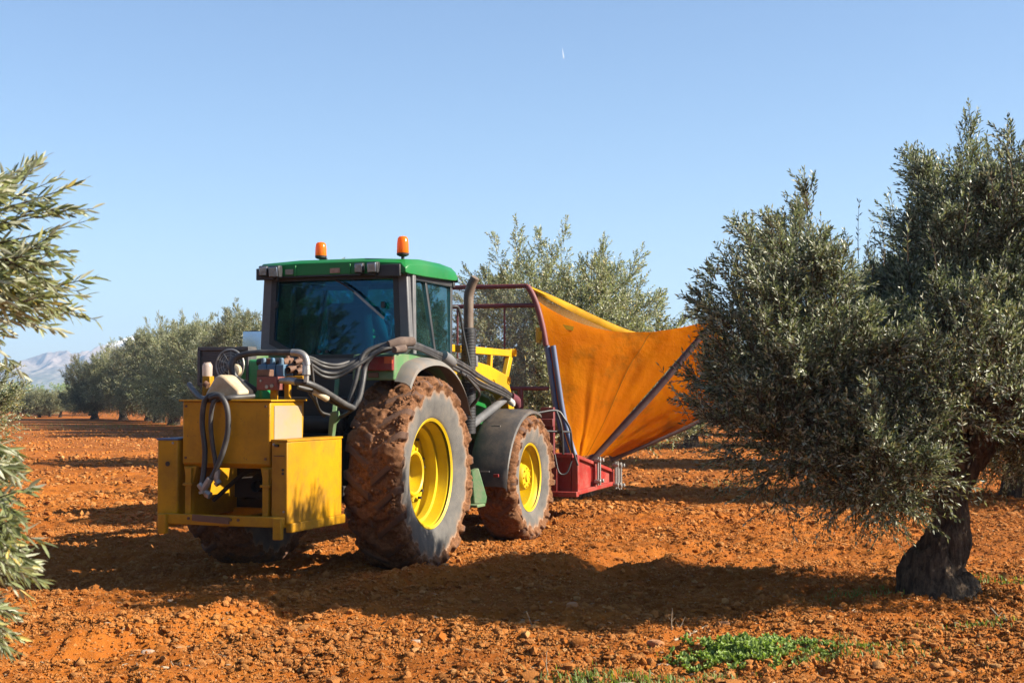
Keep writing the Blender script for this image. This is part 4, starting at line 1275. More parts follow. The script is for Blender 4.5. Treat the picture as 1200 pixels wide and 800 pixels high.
ch = MB().box((0, 0.45, 0.92), (0.62, 1.5, 0.60)).box((0, 2.1, 0.95), (0.5, 2.2, 0.5)).lathe([(-0.72, 0.13), (-0.3, 0.2), (0.3, 0.2), (0.72, 0.13)], 20, (0, 0, 0.865))
ch.lathe([(-0.75, 0.09), (-0.4, 0.12), (0.4, 0.12), (0.75, 0.09)], 16, (0, 2.8, 0.66)).box((0, -0.42, 0.95), (0.5, 0.28, 0.5)).box((0.30, -0.75, 0.72), (0.07, 0.8, 0.09)).box((-0.30, -0.75, 0.72), (0.07, 0.8, 0.09))
ch.bar((0.30, -0.3, 1.45), (0.30, -0.75, 0.75), 0.05).bar((-0.30, -0.3, 1.45), (-0.30, -0.75, 0.75), 0.05).box((0, -0.2, 1.42), (0.9, 0.16, 0.28)).lathe([(-0.35, 0.07), (0.35, 0.07)], 12, (0, -0.45, 1.32))
ch.build("chassis", M['dark'], trac, bevel=0.015)
hd = MB().prism([(-0.37, 1.15, 1.28), (-0.37, 1.15, 1.80), (-0.33, 2.2, 1.74), (-0.30, 3.05, 1.58), (-0.30, 3.25, 1.44), (-0.30, 3.28, 1.05), (-0.37, 2.6, 1.05)], (0.70, 0, 0))
hd.build("bonnet", M['green'], trac, bevel=0.05)
MB().box((0.62, 1.78, 1.30), (0.10, 0.10, 0.26)).box((0.6, 1.72, 1.05), (0.06, 0.06, 0.5)).build("engine_bracket", M['green_dusty'], trac, bevel=0.01)
st = MB().prism([T(553, 552, 1.25), T(561, 548, 1.3), T(571, 582, 1.35), T(570, 590, 1.35), T(556, 590, 1.25)], (-0.05, 0, 0)).box(T(561, 592, 1.25) + np.array([-0.12, 0, 0]), (0.3, 0.22, 0.03))
st.build("access_step", M['green_dusty'], trac, bevel=0.008)

# cab
cw = 0.77
fr = MB()
outer = [(-0.75, 2.70), (0.75, 2.70), (0.785, 2.02), (0.56, 1.79), (-0.56, 1.79), (-0.785, 2.02)]
inner = [(-0.63, 2.675), (0.63, 2.675), (0.655, 2.085), (0.37, 1.945), (-0.37, 1.945), (-0.655, 2.085)]
fr.ring([(x, 0.0, z) for x, z in outer], [(x, 0.0, z) for x, z in inner], (0, 0.10, 0))
for s in (-1, 1):
    fr.prism([(s * 0.78, 0.07, 2.70), (s * 0.78, 0.14, 2.70), (s * 0.79, 0.14, 1.90), (s * 0.79, 0.07, 1.90)], (-s * 0.05, 0, 0))
fr.build("rear_frame", M['grey'], trac, bevel=0.012)
po = MB()
for s in (-1, 1):
    po.bar((s * 0.70, 0.50, 2.70), (s * 0.775, 0.60, 1.90), 0.035, 0.045)
    po.bar((s * 0.69, 1.17, 2.70), (s * 0.765, 0.98, 1.80), 0.045, 0.05)
    po.bar((s * 0.715, 0.10, 2.675), (s * 0.695, 1.17, 2.675), 0.06, 0.05)
    po.bar((s * 0.77, 0.10, 1.92), (s * 0.77, 1.02, 1.92), 0.04, 0.05)
po.bar((-0.74, 1.17, 2.675), (0.74, 1.17, 2.675), 0.05)
po.bar((-0.76, 1.0, 1.82), (0.76, 1.0, 1.82), 0.05)
po.build("cab_frame", M['black'], trac, bevel=0.006)
gk = [(x * 0.965, z + (0.014 if z < 2.3 else -0.02)) for x, z in inner]
MB().ring([(x * 1.045, -0.006, z + (-0.022 if z < 2.3 else 0.02)) for x, z in inner], [(x, -0.006, z) for x, z in gk], (0, 0.03, 0)).build("window_seal", M['black'], trac)
MB().prism([(x, 0.012 + 0.036 * (z - 1.945) / 0.73, z) for x, z in gk], (0, 0.006, 0)).build("rear_window", M['glass_rear'], trac, smooth=0)
for s in (-1, 1):
    MB().prism([(s * 0.702, 0.14, 2.66), (s * 0.698, 0.487, 2.66), (s * 0.775, 0.585, 1.94), (s * 0.775, 0.14, 1.94)], (-s * 0.005, 0, 0)).build("side_window", M['glass'], trac, smooth=0)
    MB().prism([(s * 0.698, 0.525, 2.66), (s * 0.690, 1.15, 2.66), (s * 0.762, 0.985, 1.94), (s * 0.775, 0.62, 1.94)], (-s * 0.005, 0, 0)).build("door_window", M['glass'], trac, smooth=0)
MB().prism([(-0.67, 1.165, 2.65), (0.67, 1.165, 2.65), (0.74, 0.985, 1.84), (-0.74, 0.985, 1.84)], (0, 0.006, 0)).build("windscreen", M['glass'], trac, smooth=0)
bd = MB().box((0, 0.52, 1.52), (1.30, 0.95, 0.60)).box((0, 0.035, 1.62), (1.06, 0.06, 0.33))
bd.build("cab_body", M['black'], trac, bevel=0.02)
rf = MB()
sec = [(-0.09, 2.70, 2.80, 0.775), (-0.03, 2.69, 2.835, 0.79), (0.3, 2.69, 2.862, 0.79), (0.8, 2.70, 2.866, 0.785), (1.12, 2.71, 2.85, 0.775), (1.22, 2.725, 2.81, 0.755), (1.25, 2.745, 2.775, 0.74)]
V, F = [], []
for (y, z0, z1, hx) in sec:
    V += [(-hx, y, z0), (-hx, y, z1 - 0.06), (-hx + 0.05, y, z1 - 0.01), (-0.35, y, z1 + 0.012), (0.35, y, z1 + 0.012), (hx - 0.05, y, z1 - 0.01), (hx, y, z1 - 0.06), (hx, y, z0)]
for i in range(len(sec) - 1):
    for k in range(8):
        F.append((i * 8 + k, i * 8 + (k + 1) % 8, (i + 1) * 8 + (k + 1) % 8, (i + 1) * 8 + k))
F += [tuple(range(8)), tuple(range(len(V) - 1, len(V) - 9, -1))]
rf.add(V, F)
for x in (-0.36, 0.21):
    rf.box((x, -0.093, 2.745), (0.02, 0.02, 0.10))
roof = rf.build("cab_roof", M['green'], trac, bevel=0.012, smooth=50)
MB().box((-0.665, -0.105, 2.72), (0.20, 0.03, 0.11)).box((0.62, -0.105, 2.72), (0.22, 0.03, 0.11)).box((0, -0.06, 2.692), (1.4, 0.06, 0.02)).build("light_mount", M['black'], trac, bevel=0.006)


def worklight(c, w_, h_, rz=0.0):
    o = MB().box((0, 0.03, 0), (w_, 0.07, h_)).box((0, 0.055, -h_ * 0.55), (0.03, 0.03, 0.05)).build("work_light", M['black'], trac, bevel=0.012)
    o.location = c; o.rotation_euler = (0.1, 0, rz)
    f_ = MB().box((0, -0.012, 0), (w_ * 0.82, 0.012, h_ * 0.78)).build("lamp_lens", M['lamp_face'], o, bevel=0.004)


worklight((-0.665, -0.16, 2.745), 0.085, 0.10, 0.35); worklight((-0.545, -0.17, 2.735), 0.115, 0.115, -0.1)
worklight((0.335, -0.16, 2.745), 0.085, 0.095, 0.2); worklight((0.475, -0.17, 2.745), 0.105, 0.105, -0.05)
MB().box((-0.42, -0.098, 2.735), (0.08, 0.012, 0.05)).build("roof_sticker", paint("grey_sticker", (0.32, 0.33, 0.27), (0.5, 0.4, 0.3), 0.9, 0.8, scale=30), trac)
MB().box((0.06, -0.098, 2.735), (0.10, 0.012, 0.045)).build("roof_sticker", paint("torn_sticker", (0.55, 0.36, 0.26), (0.3, 0.12, 0.08), 0.8, 0.8, scale=25), trac)


def beacon(px, py_b, py_t, ly, stem):
    b0, t0 = T(px, py_b, ly), T(px, py_t, ly)
    h = t0[2] - b0[2]
    o = empty("beacon", tuple(b0), 0, trac)
    MB().lathe([(0, 0.016), (stem, 0.016), (stem, 0.03), (stem + 0.012, 0.055), (stem + 0.03, 0.058), (stem + 0.035, 0.05)], 20, axis=(0, 0, 1)).box((0.03, 0, 0.02), (0.07, 0.025, 0.02)).build("beacon_base", M['black'], o)
    a = stem + 0.03
    MB().lathe([(a, 0.054), (a + 0.01, 0.056), (a + (h - a) * 0.55, 0.054), (a + (h - a) * 0.85, 0.048), (h - 0.006, 0.034), (h, 0.0)], 24, axis=(0, 0, 1)).build("beacon_lens", M['amber'], o, smooth=60)


beacon(376, 306, 283.5, 0.45, 0.02)
beacon(472, 310, 276.5, 0.05, 0.075)
wp = MB().tube([T(394, 328, -0.03), T(404, 334, -0.035), T(415, 342, -0.035)], 0.010, 6).build("wiper_arm", M['black'], trac)
MB().bar(T(414, 341, -0.03), T(450, 373, -0.03), 0.013, 0.02).build("wiper_blade", M['steel'], trac)
for px in (375, 384):
    MB().lathe([(0, 0.018), (0.03, 0.016), (0.03, 0)], 12, T(px, 412, -0.02), (0, -1, 0)).build("window_latch", M['black'], trac)
for px in (324, 449):
    MB().box(T(px, 357, -0.01), (0.035, 0.03, 0.06)).build("window_hinge", M['black'], trac, bevel=0.005)

# seat, wheel and dash seen dim behind the glass
sx_ = MB().box((0, 0.55, 1.90), (0.50, 0.48, 0.14)).box((0.0, 0.34, 2.20), (0.46, 0.13, 0.52), rx=0.12)
sx_.build("cab_seat", M['dark'], trac, bevel=0.05)
MB().box((0, 1.0, 1.95), (0.6, 0.12, 0.22)).tube([(0, 0.98, 2.0), (0, 0.86, 2.16)], 0.03, 8, 0).build("dashboard", M['dark'], trac, bevel=0.02)
sw = MB()
ring = [(0.19 * math.cos(a), 0.84 + 0.10 * math.sin(a), 2.17 + 0.16 * math.sin(a)) for a in np.linspace(0, 2 * math.pi, 25)]
sw.tube(ring, 0.014, 8, 0).bar(ring[0], ring[12], 0.03, 0.015).bar((0, 0.84, 2.17), ring[18], 0.03, 0.015)
sw.build("steering_wheel", M['black'], trac)

# fenders, tail lamp, exhaust, mirror
for s in (-1, 1):
    f1 = MB()
    A = np.linspace(R_(116), R_(20), 22)
    arc = [(0.97 * math.cos(a), 0.865 + 0.97 * math.sin(a)) for a in A]
    G = [[(s * 0.46, y, z), (s * 0.86, y, z)] for y, z in arc]
    f1.sheet(np.array([[(s * x, -y * -1, z) for x in (0.46, 0.66, 0.86)] for y, z in arc]), 0.02)
    f1.build("fender_shell", M['dark'], trac)
    f2 = MB()
    pro = [(-0.62, 1.71), (-0.60, 1.935), (-0.42, 1.95), (0.0, 1.955), (0.25, 1.95), (0.55, 1.88), (0.80, 1.72), (0.95, 1.50), (0.93, 1.49), (0.78, 1.68), (0.52, 1.83), (0.2, 1.87), (-0.3, 1.86), (-0.45, 1.80), (-0.50, 1.71)]
    f2.prism([(s * 0.50, y, z) for y, z in pro], (s * 0.405, 0, 0))
    f2.build("rear_fender", M['green_dusty'], trac, bevel=0.018)
    f3 = MB()
    arcs = [(-0.60, 1.70), (-0.52, 1.79), (-0.40, 1.865), (-0.15, 1.915), (0.10, 1.92), (0.32, 1.88), (0.55, 1.77), (0.74, 1.60), (0.86, 1.42)]
    C_ = catmull([(0, y, z) for y, z in arcs], 5)
    f3.sheet(np.array([[(s * x, p_[1], p_[2] - dz) for x, dz in ((0.900, 0.0), (0.95, 0.004), (1.01, 0.018), (1.05, 0.045), (1.06, 0.075))] for p_ in C_]), 0.012)
    f3.build("fender_extension", M['rubberfl'], trac)
    if s > 0:
        tl_ = MB().box((0.755, -0.632, 1.855), (0.30, 0.05, 0.125)).build("tail_light", M['lens_red'], trac, bevel=0.008)
        MB().box((0.87, -0.660, 1.885), (0.075, 0.012, 0.06)).build("indicator_lens", M['lens_orange'], tl_)
        MB().box((0.71, -0.626, 1.755), (0.10, 0.014, 0.045)).build("plate_lamp", M['brown'], trac, bevel=0.006)
    else:
        MB().box((-0.755, -0.632, 1.855), (0.30, 0.05, 0.125)).build("tail_light", M['lens_red'], trac, bevel=0.008)
    # front mudguard
    ff = MB(); G = []
    for a in np.linspace(R_(183), R_(72), 22):
        k = (math.degrees(a) - 72) / 111
        rr = 0.735 + 0.17 * k ** 1.5
        y, z = 2.8 + rr * math.cos(a), 0.675 + rr * math.sin(a)
        G.append([(s * x, y, z - dz) for x, dz in ((0.60, 0.02), (0.64, 0.0), (0.80, 0.0), (0.97, 0.002), (1.02, 0.018), (1.03, 0.05))])
    ff.sheet(np.array(G), 0.010)
    fo = ff.build("front_fender", M['fender'], trac)
    if s > 0:
        MB().box(T(582, 557, 1.86) + np.array([0, -0.015, 0]), (0.06, 0.02, 0.032)).build("reflector", M['lens_red'], fo, bevel=0.004)
        for q in ((569, 552, 1.87), (582, 499, 2.12)):
            c = T(*q)
            MB().bar(c + np.array([-0.05, -0.02, 0]), c + np.array([0.05, -0.02, 0]), 0.014).build("mounting_bolt", M['steel'], fo)
ex = MB().lathe([(1.18, 0.075), (2.26, 0.075), (2.27, 0.06)], 24, (0.66, 1.75, 0), (0, 0, 1))
for k in range(34):
    z = 1.22 + k * 0.03
    ex.lathe([(z, 0.076), (z + 0.005, 0.080), (z + 0.010, 0.076)], 24, (0.66, 1.75, 0), (0, 0, 1))
exo = ex.build("exhaust_guard", M['black'], trac, smooth=30)
MB().tube([(0.66, 1.75, 2.2), (0.66, 1.75, 2.5), (0.665, 1.75, 2.62), (0.70, 1.74, 2.72), (0.745, 1.73, 2.79)], [0.052, 0.052, 0.052, 0.05, 0.045], 18).build("exhaust_pipe", M['exhaust'], trac)
MB().tube([T(525, 361, 1.15), T(533, 359, 1.2), T(538, 363, 1.25), T(543, 390, 1.3), T(551, 428, 1.35)], 0.013, 8).build("grab_rail", M['black'], trac)
mirror = MB().box((-1.42, 1.02, 2.125), (0.30, 0.03, 0.235), rz=0.06).build("mirror_housing", M['black'], trac, bevel=0.015)
mg = MB().box((-1.42, 0.998, 2.125), (0.285, 0.008, 0.22), rz=0.06, rx=-0.10).build("mirror_glass", M['mirror'], mirror)
MB().tube([(-1.40, 1.04, 2.2), (-1.2, 1.06, 2.32), (-0.78, 1.08, 2.4)], 0.014, 8).build("mirror_arm", M['black'], trac)

# loader arms with a link on each side
def loader(s):
    x = s * 0.52
    a = MB()
    arm = [(1.25, 1.93), (1.9, 1.96), (2.6, 1.90), (3.15, 1.80), (3.35, 1.55), (3.48, 1.22), (3.36, 1.18), (3.22, 1.42), (2.95, 1.58), (2.3, 1.70), (1.6, 1.78), (1.25, 1.80)]
    a.prism([(x - 0.05, y, z) for y, z in arm], (0.10, 0, 0))
    o = a.build("loader_arm", M['loader_yellow'], trac, bevel=0.012)
    l = MB().bar((x, 1.5, 2.06), (x, 3.42, 2.05), 0.06, 0.075).bar((x, 3.40, 2.08), (x, 3.18, 1.72), 0.055, 0.10).bar((x, 2.75, 2.04), (x, 2.72, 1.85), 0.05, 0.06)
    for q in ((3.41, 2.06), (3.2, 1.74), (2.7, 1.70)):
        l.lathe([(-0.06, 0.045), (0.06, 0.045)], 14, (x, *q))
    l.build("parallel_link", M['loader_yellow'], o, bevel=0.006)
    MB().tube([(x + 0.10, 1.9, 1.25), (x + 0.10, 2.9, 1.52)], 0.045, 12, 0).build("loader_ram", M['grey'], o)


loader(1); loader(-1)
MB().box((0.0, 1.42, 1.45), (1.25, 0.14, 0.70)).build("loader_mast", M['dark'], trac, bevel=0.02)
MB().box(T(588, 434, 2.9) * 0 + np.array([0.62, 1.98, 1.93]), (0.10, 0.05, 0.12)).build("control_box", M['grey'], trac, bevel=0.01)

# ------------------------------------------------------------------ driver
drv = empty("person", tuple(O + RT * 0.0 + FW * 0.52 + np.array([0, 0, 1.97])), -TH)
tag(drv, "person in a teal jacket with yellow reflective stripes sitting in the tractor cab", "person")


def skin_body(name, verts, edges, radii, mat_, parent, root=0, sub=2):
    me = bpy.data.meshes.new(name)
    me.from_pydata(verts, edges, []); me.materials.append(mat_)
    o = link(name, me, parent)
    sk = o.modifiers.new("skin", "SKIN")
    for i, r in enumerate(radii):
        d = me.skin_vertices[0].data[i]; d.radius = (r, r) if np.ndim(r) == 0 else r; d.use_root = (i == root)
    ss = o.modifiers.new("sub", "SUBSURF"); ss.levels = sub; ss.render_levels = sub
    return o


# local frame: origin at the seat, +Y forward
bv = [(0, 0, 0.08), (0, -0.02, 0.25), (0, 0.0, 0.42), (0, 0.02, 0.50), (0, 0.04, 0.57), (0, 0.05, 0.66), (0, 0.06, 0.72),
      (0.17, 0.0, 0.42), (0.22, 0.08, 0.20), (0.15, 0.28, 0.16), (-0.17, 0.0, 0.42), (-0.22, 0.08, 0.20), (-0.15, 0.28, 0.16),
      (0.10, 0.10, 0.06), (0.13, 0.42, 0.08), (0.13, 0.46, -0.30), (-0.10, 0.10, 0.06), (-0.13, 0.42, 0.08), (-0.13, 0.46, -0.30), (0.14, 0.33, 0.165), (-0.14, 0.33, 0.165)]
be = [(0, 1), (1, 2), (2, 3), (3, 4), (4, 5), (5, 6), (2, 7), (7, 8), (8, 9), (2, 10), (10, 11), (11, 12), (0, 13), (13, 14), (14, 15), (0, 16), (16, 17), (17, 18), (9, 19), (12, 20)]
br = [(0.15, 0.11), (0.14, 0.10), (0.15, 0.10), 0.06, 0.07, 0.09, 0.06, 0.06, 0.045, 0.032, 0.06, 0.045, 0.032, 0.08, 0.06, 0.045, 0.08, 0.06, 0.045, 0.035, 0.035]
skin_body("body", bv, be, br, M['skin'], drv)
jv = [bv[0], bv[1], bv[2], (0, 0.01, 0.475), bv[7], bv[8], bv[9], bv[10], bv[11], bv[12]]
skin_body("jacket", jv, [(0, 1), (1, 2), (2, 3), (2, 4), (4, 5), (5, 6), (2, 7), (7, 8), (8, 9)], [(0.165, 0.125), (0.16, 0.12), (0.17, 0.12), 0.075, 0.075, 0.058, 0.042, 0.075, 0.058, 0.042], M['jacket'], drv)
skin_body("trousers", [bv[0], bv[13], bv[14], bv[15], bv[16], bv[17], bv[18]], [(0, 1), (1, 2), (2, 3), (0, 4), (4, 5), (5, 6)], [(0.16, 0.12), 0.09, 0.07, 0.055, 0.09, 0.07, 0.055], M['trouser'], drv)
for z in (0.17, 0.23):
    MB().lathe([(-0.012, 0.172), (0.012, 0.172)], 28, (0, -0.015, z), (0, 0, 1)).build("reflective_stripe", M['hivis'], drv)
MB().lathe([(0.66, 0.098), (0.70, 0.102), (0.74, 0.09), (0.775, 0.05), (0.785, 0)], 24, (0, 0.05, 0), (0, 0, 1)).box((0, 0.17, 0.675), (0.15, 0.12, 0.012)).build("cap", M['cap'], drv, smooth=60)

# ------------------------------------------------------------------ hydraulic unit on the rear linkage
HU = np.array([0.0, -1.5, 0.55])
hu = empty("hydraulic_unit", tuple(O + RT * HU[0] + FW * HU[1] + np.array([0, 0, HU[2]])), -TH)
tag(hu, "yellow hydraulic unit with tank, side boxes and a tangle of hoses mounted behind the tractor", "hydraulic unit")


def hb(mb, name, mat_, parent=hu, **kw):
    return mb.build(name, mat_, parent, origin=tuple(HU) if parent is hu else (0, 0, 0), **kw)


tk = MB().prism([(-0.405, -1.90, 1.53), (-0.405, -1.90, 1.03), (-0.405, -1.86, 0.99), (-0.405, -1.36, 0.96), (-0.405, -1.33, 1.53)], (0.815, 0, 0))
tank = tk.build("tank", M['yellow'], hu, origin=tuple(HU), bevel=0.012)
MB().box((0.4125, -1.61, 1.275), (0.005, 0.46, 0.44)).build("side_plate", M['worn'], tank, origin=tuple(HU))
MB().box((0.0, -1.62, 1.537), (0.86, 0.60, 0.014)).build("tank_lid", M['yellow'], tank, origin=tuple(HU), bevel=0.003)
for s in (-1, 1):
    pl = [(0.435, -1.92), (0.60, -1.965), (0.625, -1.20), (0.585, -0.98), (0.435, -0.98)]
    o = MB().prism([(s * x, y, 0.56) for x, y in pl], (0, 0, 0.655)).build("side_box", M['yellow'], hu, origin=tuple(HU), bevel=0.012)
    MB().prism([(s * (x + (0.006 if x > 0.5 else -0.004)), y - 0.006 if y < -1.5 else y + 0.006, 1.212) for x, y in pl], (0, 0, 0.016)).build("box_lid", M['yellow'] if s > 0 else M['bluegrey'], o, origin=tuple(HU), bevel=0.003)
    if s > 0:
        MB().box((0.53, -1.955, 1.10), (0.11, 0.006, 0.006)).box((0.50, -1.953, 1.18), (0.03, 0.02, 0.02)).build("box_latch", M['dark'], o, origin=tuple(HU))
        MB().lathe([(0, 0.010), (0.006, 0.010), (0.006, 0)], 10, (0.56, -1.957, 0.99), (0, -1, 0)).lathe([(0, 0.010), (0.006, 0.010), (0.006, 0)], 10, (0.56, -1.957, 0.96), (0, -1, 0)).build("box_hole", M['dark'], o, origin=tuple(HU))
    else:
        MB().lathe([(0, 0.02), (0.006, 0.02), (0.006, 0)], 12, (-0.51, -1.948, 1.02), (0, -1, 0)).build("box_hole", M['dark'], o, origin=tuple(HU))
fb = MB().box((0, -1.95, 0.575), (1.16, 0.05, 0.085)).box((0.60, -1.46, 0.53), (0.05, 0.95, 0.075)).box((-0.60, -1.46, 0.53), (0.05, 0.95, 0.075)).box((0, -1.02, 0.56), (1.16, 0.05, 0.08))
fb.box((-0.525, -1.985, 0.535), (0.075, 0.05, 0.16)).box((0.535, -1.985, 0.525), (0.075, 0.05, 0.17))
fb.box((0, -1.48, 0.55), (0.08, 0.9, 0.06))
hb(fb, "base_frame", M['yellow'], bevel=0.008)
dm = MB().box((-0.08, -1.984, 0.585), (0.34, 0.012, 0.05), ry=0.05)
for x in (-0.29, -0.22, 0.10, 0.17):
    dm.lathe([(0, 0.012), (0.01, 0.012), (0.01, 0)], 10, (x, -1.975, 0.585), (0, -1, 0))
hb(dm, "worn_step_plate", M['brown'])
for x in (-0.33, 0.385):
    hb(MB().box((x, -1.90, 0.80), (0.055, 0.055, 0.38)).prism([(x - 0.06, -1.90, 1.0), (x + 0.06, -1.90, 1.0), (x + 0.035, -1.90, 0.87), (x - 0.035, -1.90, 0.87)], (0, 0.05, 0)).box((x, -1.90, 0.855), (0.09, 0.08, 0.02)), "support_post", M['yellow'], bevel=0.004)
px_ = MB().lathe([(-1.5, 0.05), (-1.42, 0.05), (-1.40, 0.12), (-1.15, 0.12), (-1.1, 0.07), (-0.6, 0.06)], 16, (0.05, 0, 0.82), (0, 1, 0)).box((0.05, -1.25, 0.80), (0.5, 0.35, 0.16)).box((0, -0.955, 0.90), (1.12, 0.03, 0.62)).tube([(-0.3, -1.6, 0.7), (0, -1.5, 0.95), (0.3, -1.55, 0.85)], 0.02, 8)  # wide upright plate is added to stop sun entering the opening under the tank
hb(px_, "drive_shaft_and_sun_block", M['dark'], bevel=0.01)
rd = MB().box((-0.405, -1.22, 1.83), (0.46, 0.10, 0.28)).box((-0.405, -1.22, 1.98), (0.50, 0.14, 0.03)).box((-0.405, -1.22, 1.675), (0.50, 0.14, 0.03)).box((-0.645, -1.22, 1.83), (0.025, 0.14, 0.30)).box((-0.165, -1.22, 1.83), (0.025, 0.14, 0.30))
for k in range(15):
    rd.box((-0.405, -1.2715, 1.705 + k * 0.018), (0.45, 0.006, 0.005))
rad_o = hb(rd, "radiator", M['radiator'], bevel=0.006)
fc = T(271, 428, -1.30)
fn = MB()
for r_ in (0.135, 0.11, 0.085, 0.06):
    fn.tube([fc + np.array([r_ * math.cos(a), -0.02 + (0.135 - r_) * -0.15, r_ * math.sin(a)]) for a in np.linspace(0, 2 * math.pi, 33)], 0.0032 if r_ < 0.13 else 0.009, 6, 0)
for k in range(10):
    a = k * math.pi / 5
    fn.tube([fc + np.array([0.04 * math.cos(a), -0.03, 0.04 * math.sin(a)]), fc + np.array([0.135 * math.cos(a + 0.25), -0.02, 0.135 * math.sin(a + 0.25)])], 0.0032, 5, 0)
fan = MB()
fn.build("fan_guard", M['steel'], rad_o, origin=tuple(HU))
for k in range(7):
    a = k * 2 * math.pi / 7
    fan.prism([fc + np.array([r_ * math.cos(a + d), 0.01 + e, r_ * math.sin(a + d)]) for r_, d, e in ((0.03, -0.5, 0.012), (0.12, -0.28, 0.012), (0.125, 0.25, -0.008), (0.03, 0.5, -0.008))], (0, 0.004, 0))
fan.lathe([(0.02, 0.036), (-0.028, 0.036), (-0.034, 0.028), (-0.034, 0)], 16, fc, (0, 1, 0))
fan.build("fan", M['grey'], rad_o, origin=tuple(HU))
hb(MB().lathe([(0, 0.055), (-0.04, 0.052), (-0.05, 0.03), (-0.05, 0)], 16, T(277, 434, -1.36), (0, 1, 0)), "fan_motor", M['canister'])
c = T(244, 451, -1.55)
hb(MB().box(c + np.array([0, 0, -0.01]), (0.075, 0.07, 0.17)), "filler_post", M['yellow'], bevel=0.006)
c = T(243, 433, -1.55)
hb(MB().lathe([(-0.055, 0.042), (0.03, 0.044), (0.05, 0.036), (0.055, 0.03), (0.062, 0.03), (0.062, 0)], 18, c, (0, 0, 1)), "filter_jar", M['jar'])
a, b = T(289, 424, -1.25), T(306, 468, -1.25)
hb(MB().span((a[0] - 0.06, -1.28, b[2]), (b[0] + 0.02, -1.10, a[2] + 0.02)), "oil_reservoir", paint("bright_green", (0.02, 0.32, 0.10), (0.1, 0.1, 0.06), 0.3, 0.4), bevel=0.02)
a, b = T(304, 427, -1.5), T(335, 441, -1.5)
bv_ = MB()
for k in range(3):
    x = a[0] + (b[0] - a[0]) * (k + 0.5) / 3
    bv_.box((x, -1.45, (a[2] + b[2]) / 2), ((b[0] - a[0]) / 3 - 0.006, 0.16, a[2] - b[2]))
    bv_.lathe([(0, 0.022), (0.05, 0.020), (0.055, 0.012), (0.055, 0)], 12, (x, -1.5, a[2]), (0, 0, 1))
hb(bv_, "valve_block", M['blue'], bevel=0.008)
a, b = T(302, 441, -1.62), T(324, 457, -1.62)
rb_ = MB().box(((a[0] + b[0]) / 2 + 0.005, -1.56, (a[2] + b[2]) / 2), (b[0] - a[0] + 0.01, 0.16, a[2] - b[2]))
rbo = hb(rb_, "manifold", M['redbrown'], bevel=0.006)
hb(MB().lathe([(0, 0.016), (0.012, 0.016), (0.012, 0)], 6, T(313, 453, -1.64), (0, -1, 0)).lathe([(0, 0.016), (0.012, 0.016), (0.012, 0)], 6, T(319, 452, -1.64), (0, -1, 0)).lathe([(0, 0.010), (0.012, 0.010), (0.012, 0)], 6, T(306, 446, -1.64), (0, -1, 0)), "manifold_bolt", M['steel'])
hb(MB().box(T(311, 437, -1.58), (0.12, 0.08, 0.06)).box(T(318, 424, -1.45), (0.07, 0.09, 0.06)), "valve_body", M['brown'], bevel=0.008)
a = T(322, 424, -1.45)
hb(MB().lathe([(-0.16, 0.03), (-0.13, 0.034), (0.08, 0.034), (0.1, 0.024), (0.12, 0.024)], 16, a), "solenoid", M['black'])
pm = MB()
for (px, py, r_, l_) in ((337, 423, 0.03, 0.07), (345, 431, 0.036, 0.09), (350, 423, 0.022, 0.06), (340, 434, 0.025, 0.07), (352, 434, 0.028, 0.06)):
    c = T(px, py, -1.42)
    pm.lathe([(-l_, r_ * 0.7), (-l_ * 0.5, r_), (l_ * 0.4, r_), (l_ * 0.7, r_ * 0.6), (l_, r_ * 0.6), (l_, 0)], 12, c, (0.1, 1, 0.2)).lathe([(0, r_ * 0.6), (0.05, r_ * 0.55), (0.05, 0)], 8, c, (0, 0, 1))
hb(pm, "pump", M['brown'], smooth=30)
ys = MB()
for (px, w_, z0) in ((322, 0.055, 456), (338, 0.045, 446)):
    t_, b_ = T(px, z0, -1.5), T(px, 470, -1.5)
    ys.span((t_[0] - w_ / 2, -1.53, 1.53), (t_[0] + w_ / 2, -1.49, t_[2]))
a, b = T(334, 441, -1.45), T(357, 444, -1.45)
ys.span((a[0], -1.48, b[2]), (b[0], -1.38, a[2] + 0.005))
hb(ys, "pump_bracket", M['yellow'], bevel=0.004)
hb(MB().box(T(285, 459, -1.5), (0.07, 0.05, 0.20), ry=-0.15).box(T(290, 462, -1.5), (0.10, 0.06, 0.05)), "hose_clamp", M['grey'], bevel=0.008)
gl_ = MB().prism([T(386, 483, -0.95), T(394, 481, -0.95), T(396, 490, -0.95), T(391, 497, -0.95), T(389, 513, -0.95), T(384, 513, -0.95)], (0, 0.06, 0)).bar(T(391, 490, -0.92), T(396, 440, -0.5), 0.04)
hb(gl_, "lift_arm", M['green_dusty'], bevel=0.006)


def hose(pts, r, name="hose", mat_=None, parent=hu, jit=0.0):
    W_ = [T(*q) for q in pts]
    if jit:
        W_ = [q + np.random.default_rng(int(q[0] * 1e4) % 999).normal(0, jit, 3) for q in W_]
    mb = MB().tube(W_, r * 0.84, 12, 8)
    return mb.build(name, mat_ or M['hose'], parent, origin=tuple(HU) if parent is hu else (0, 0, 0), smooth=60)


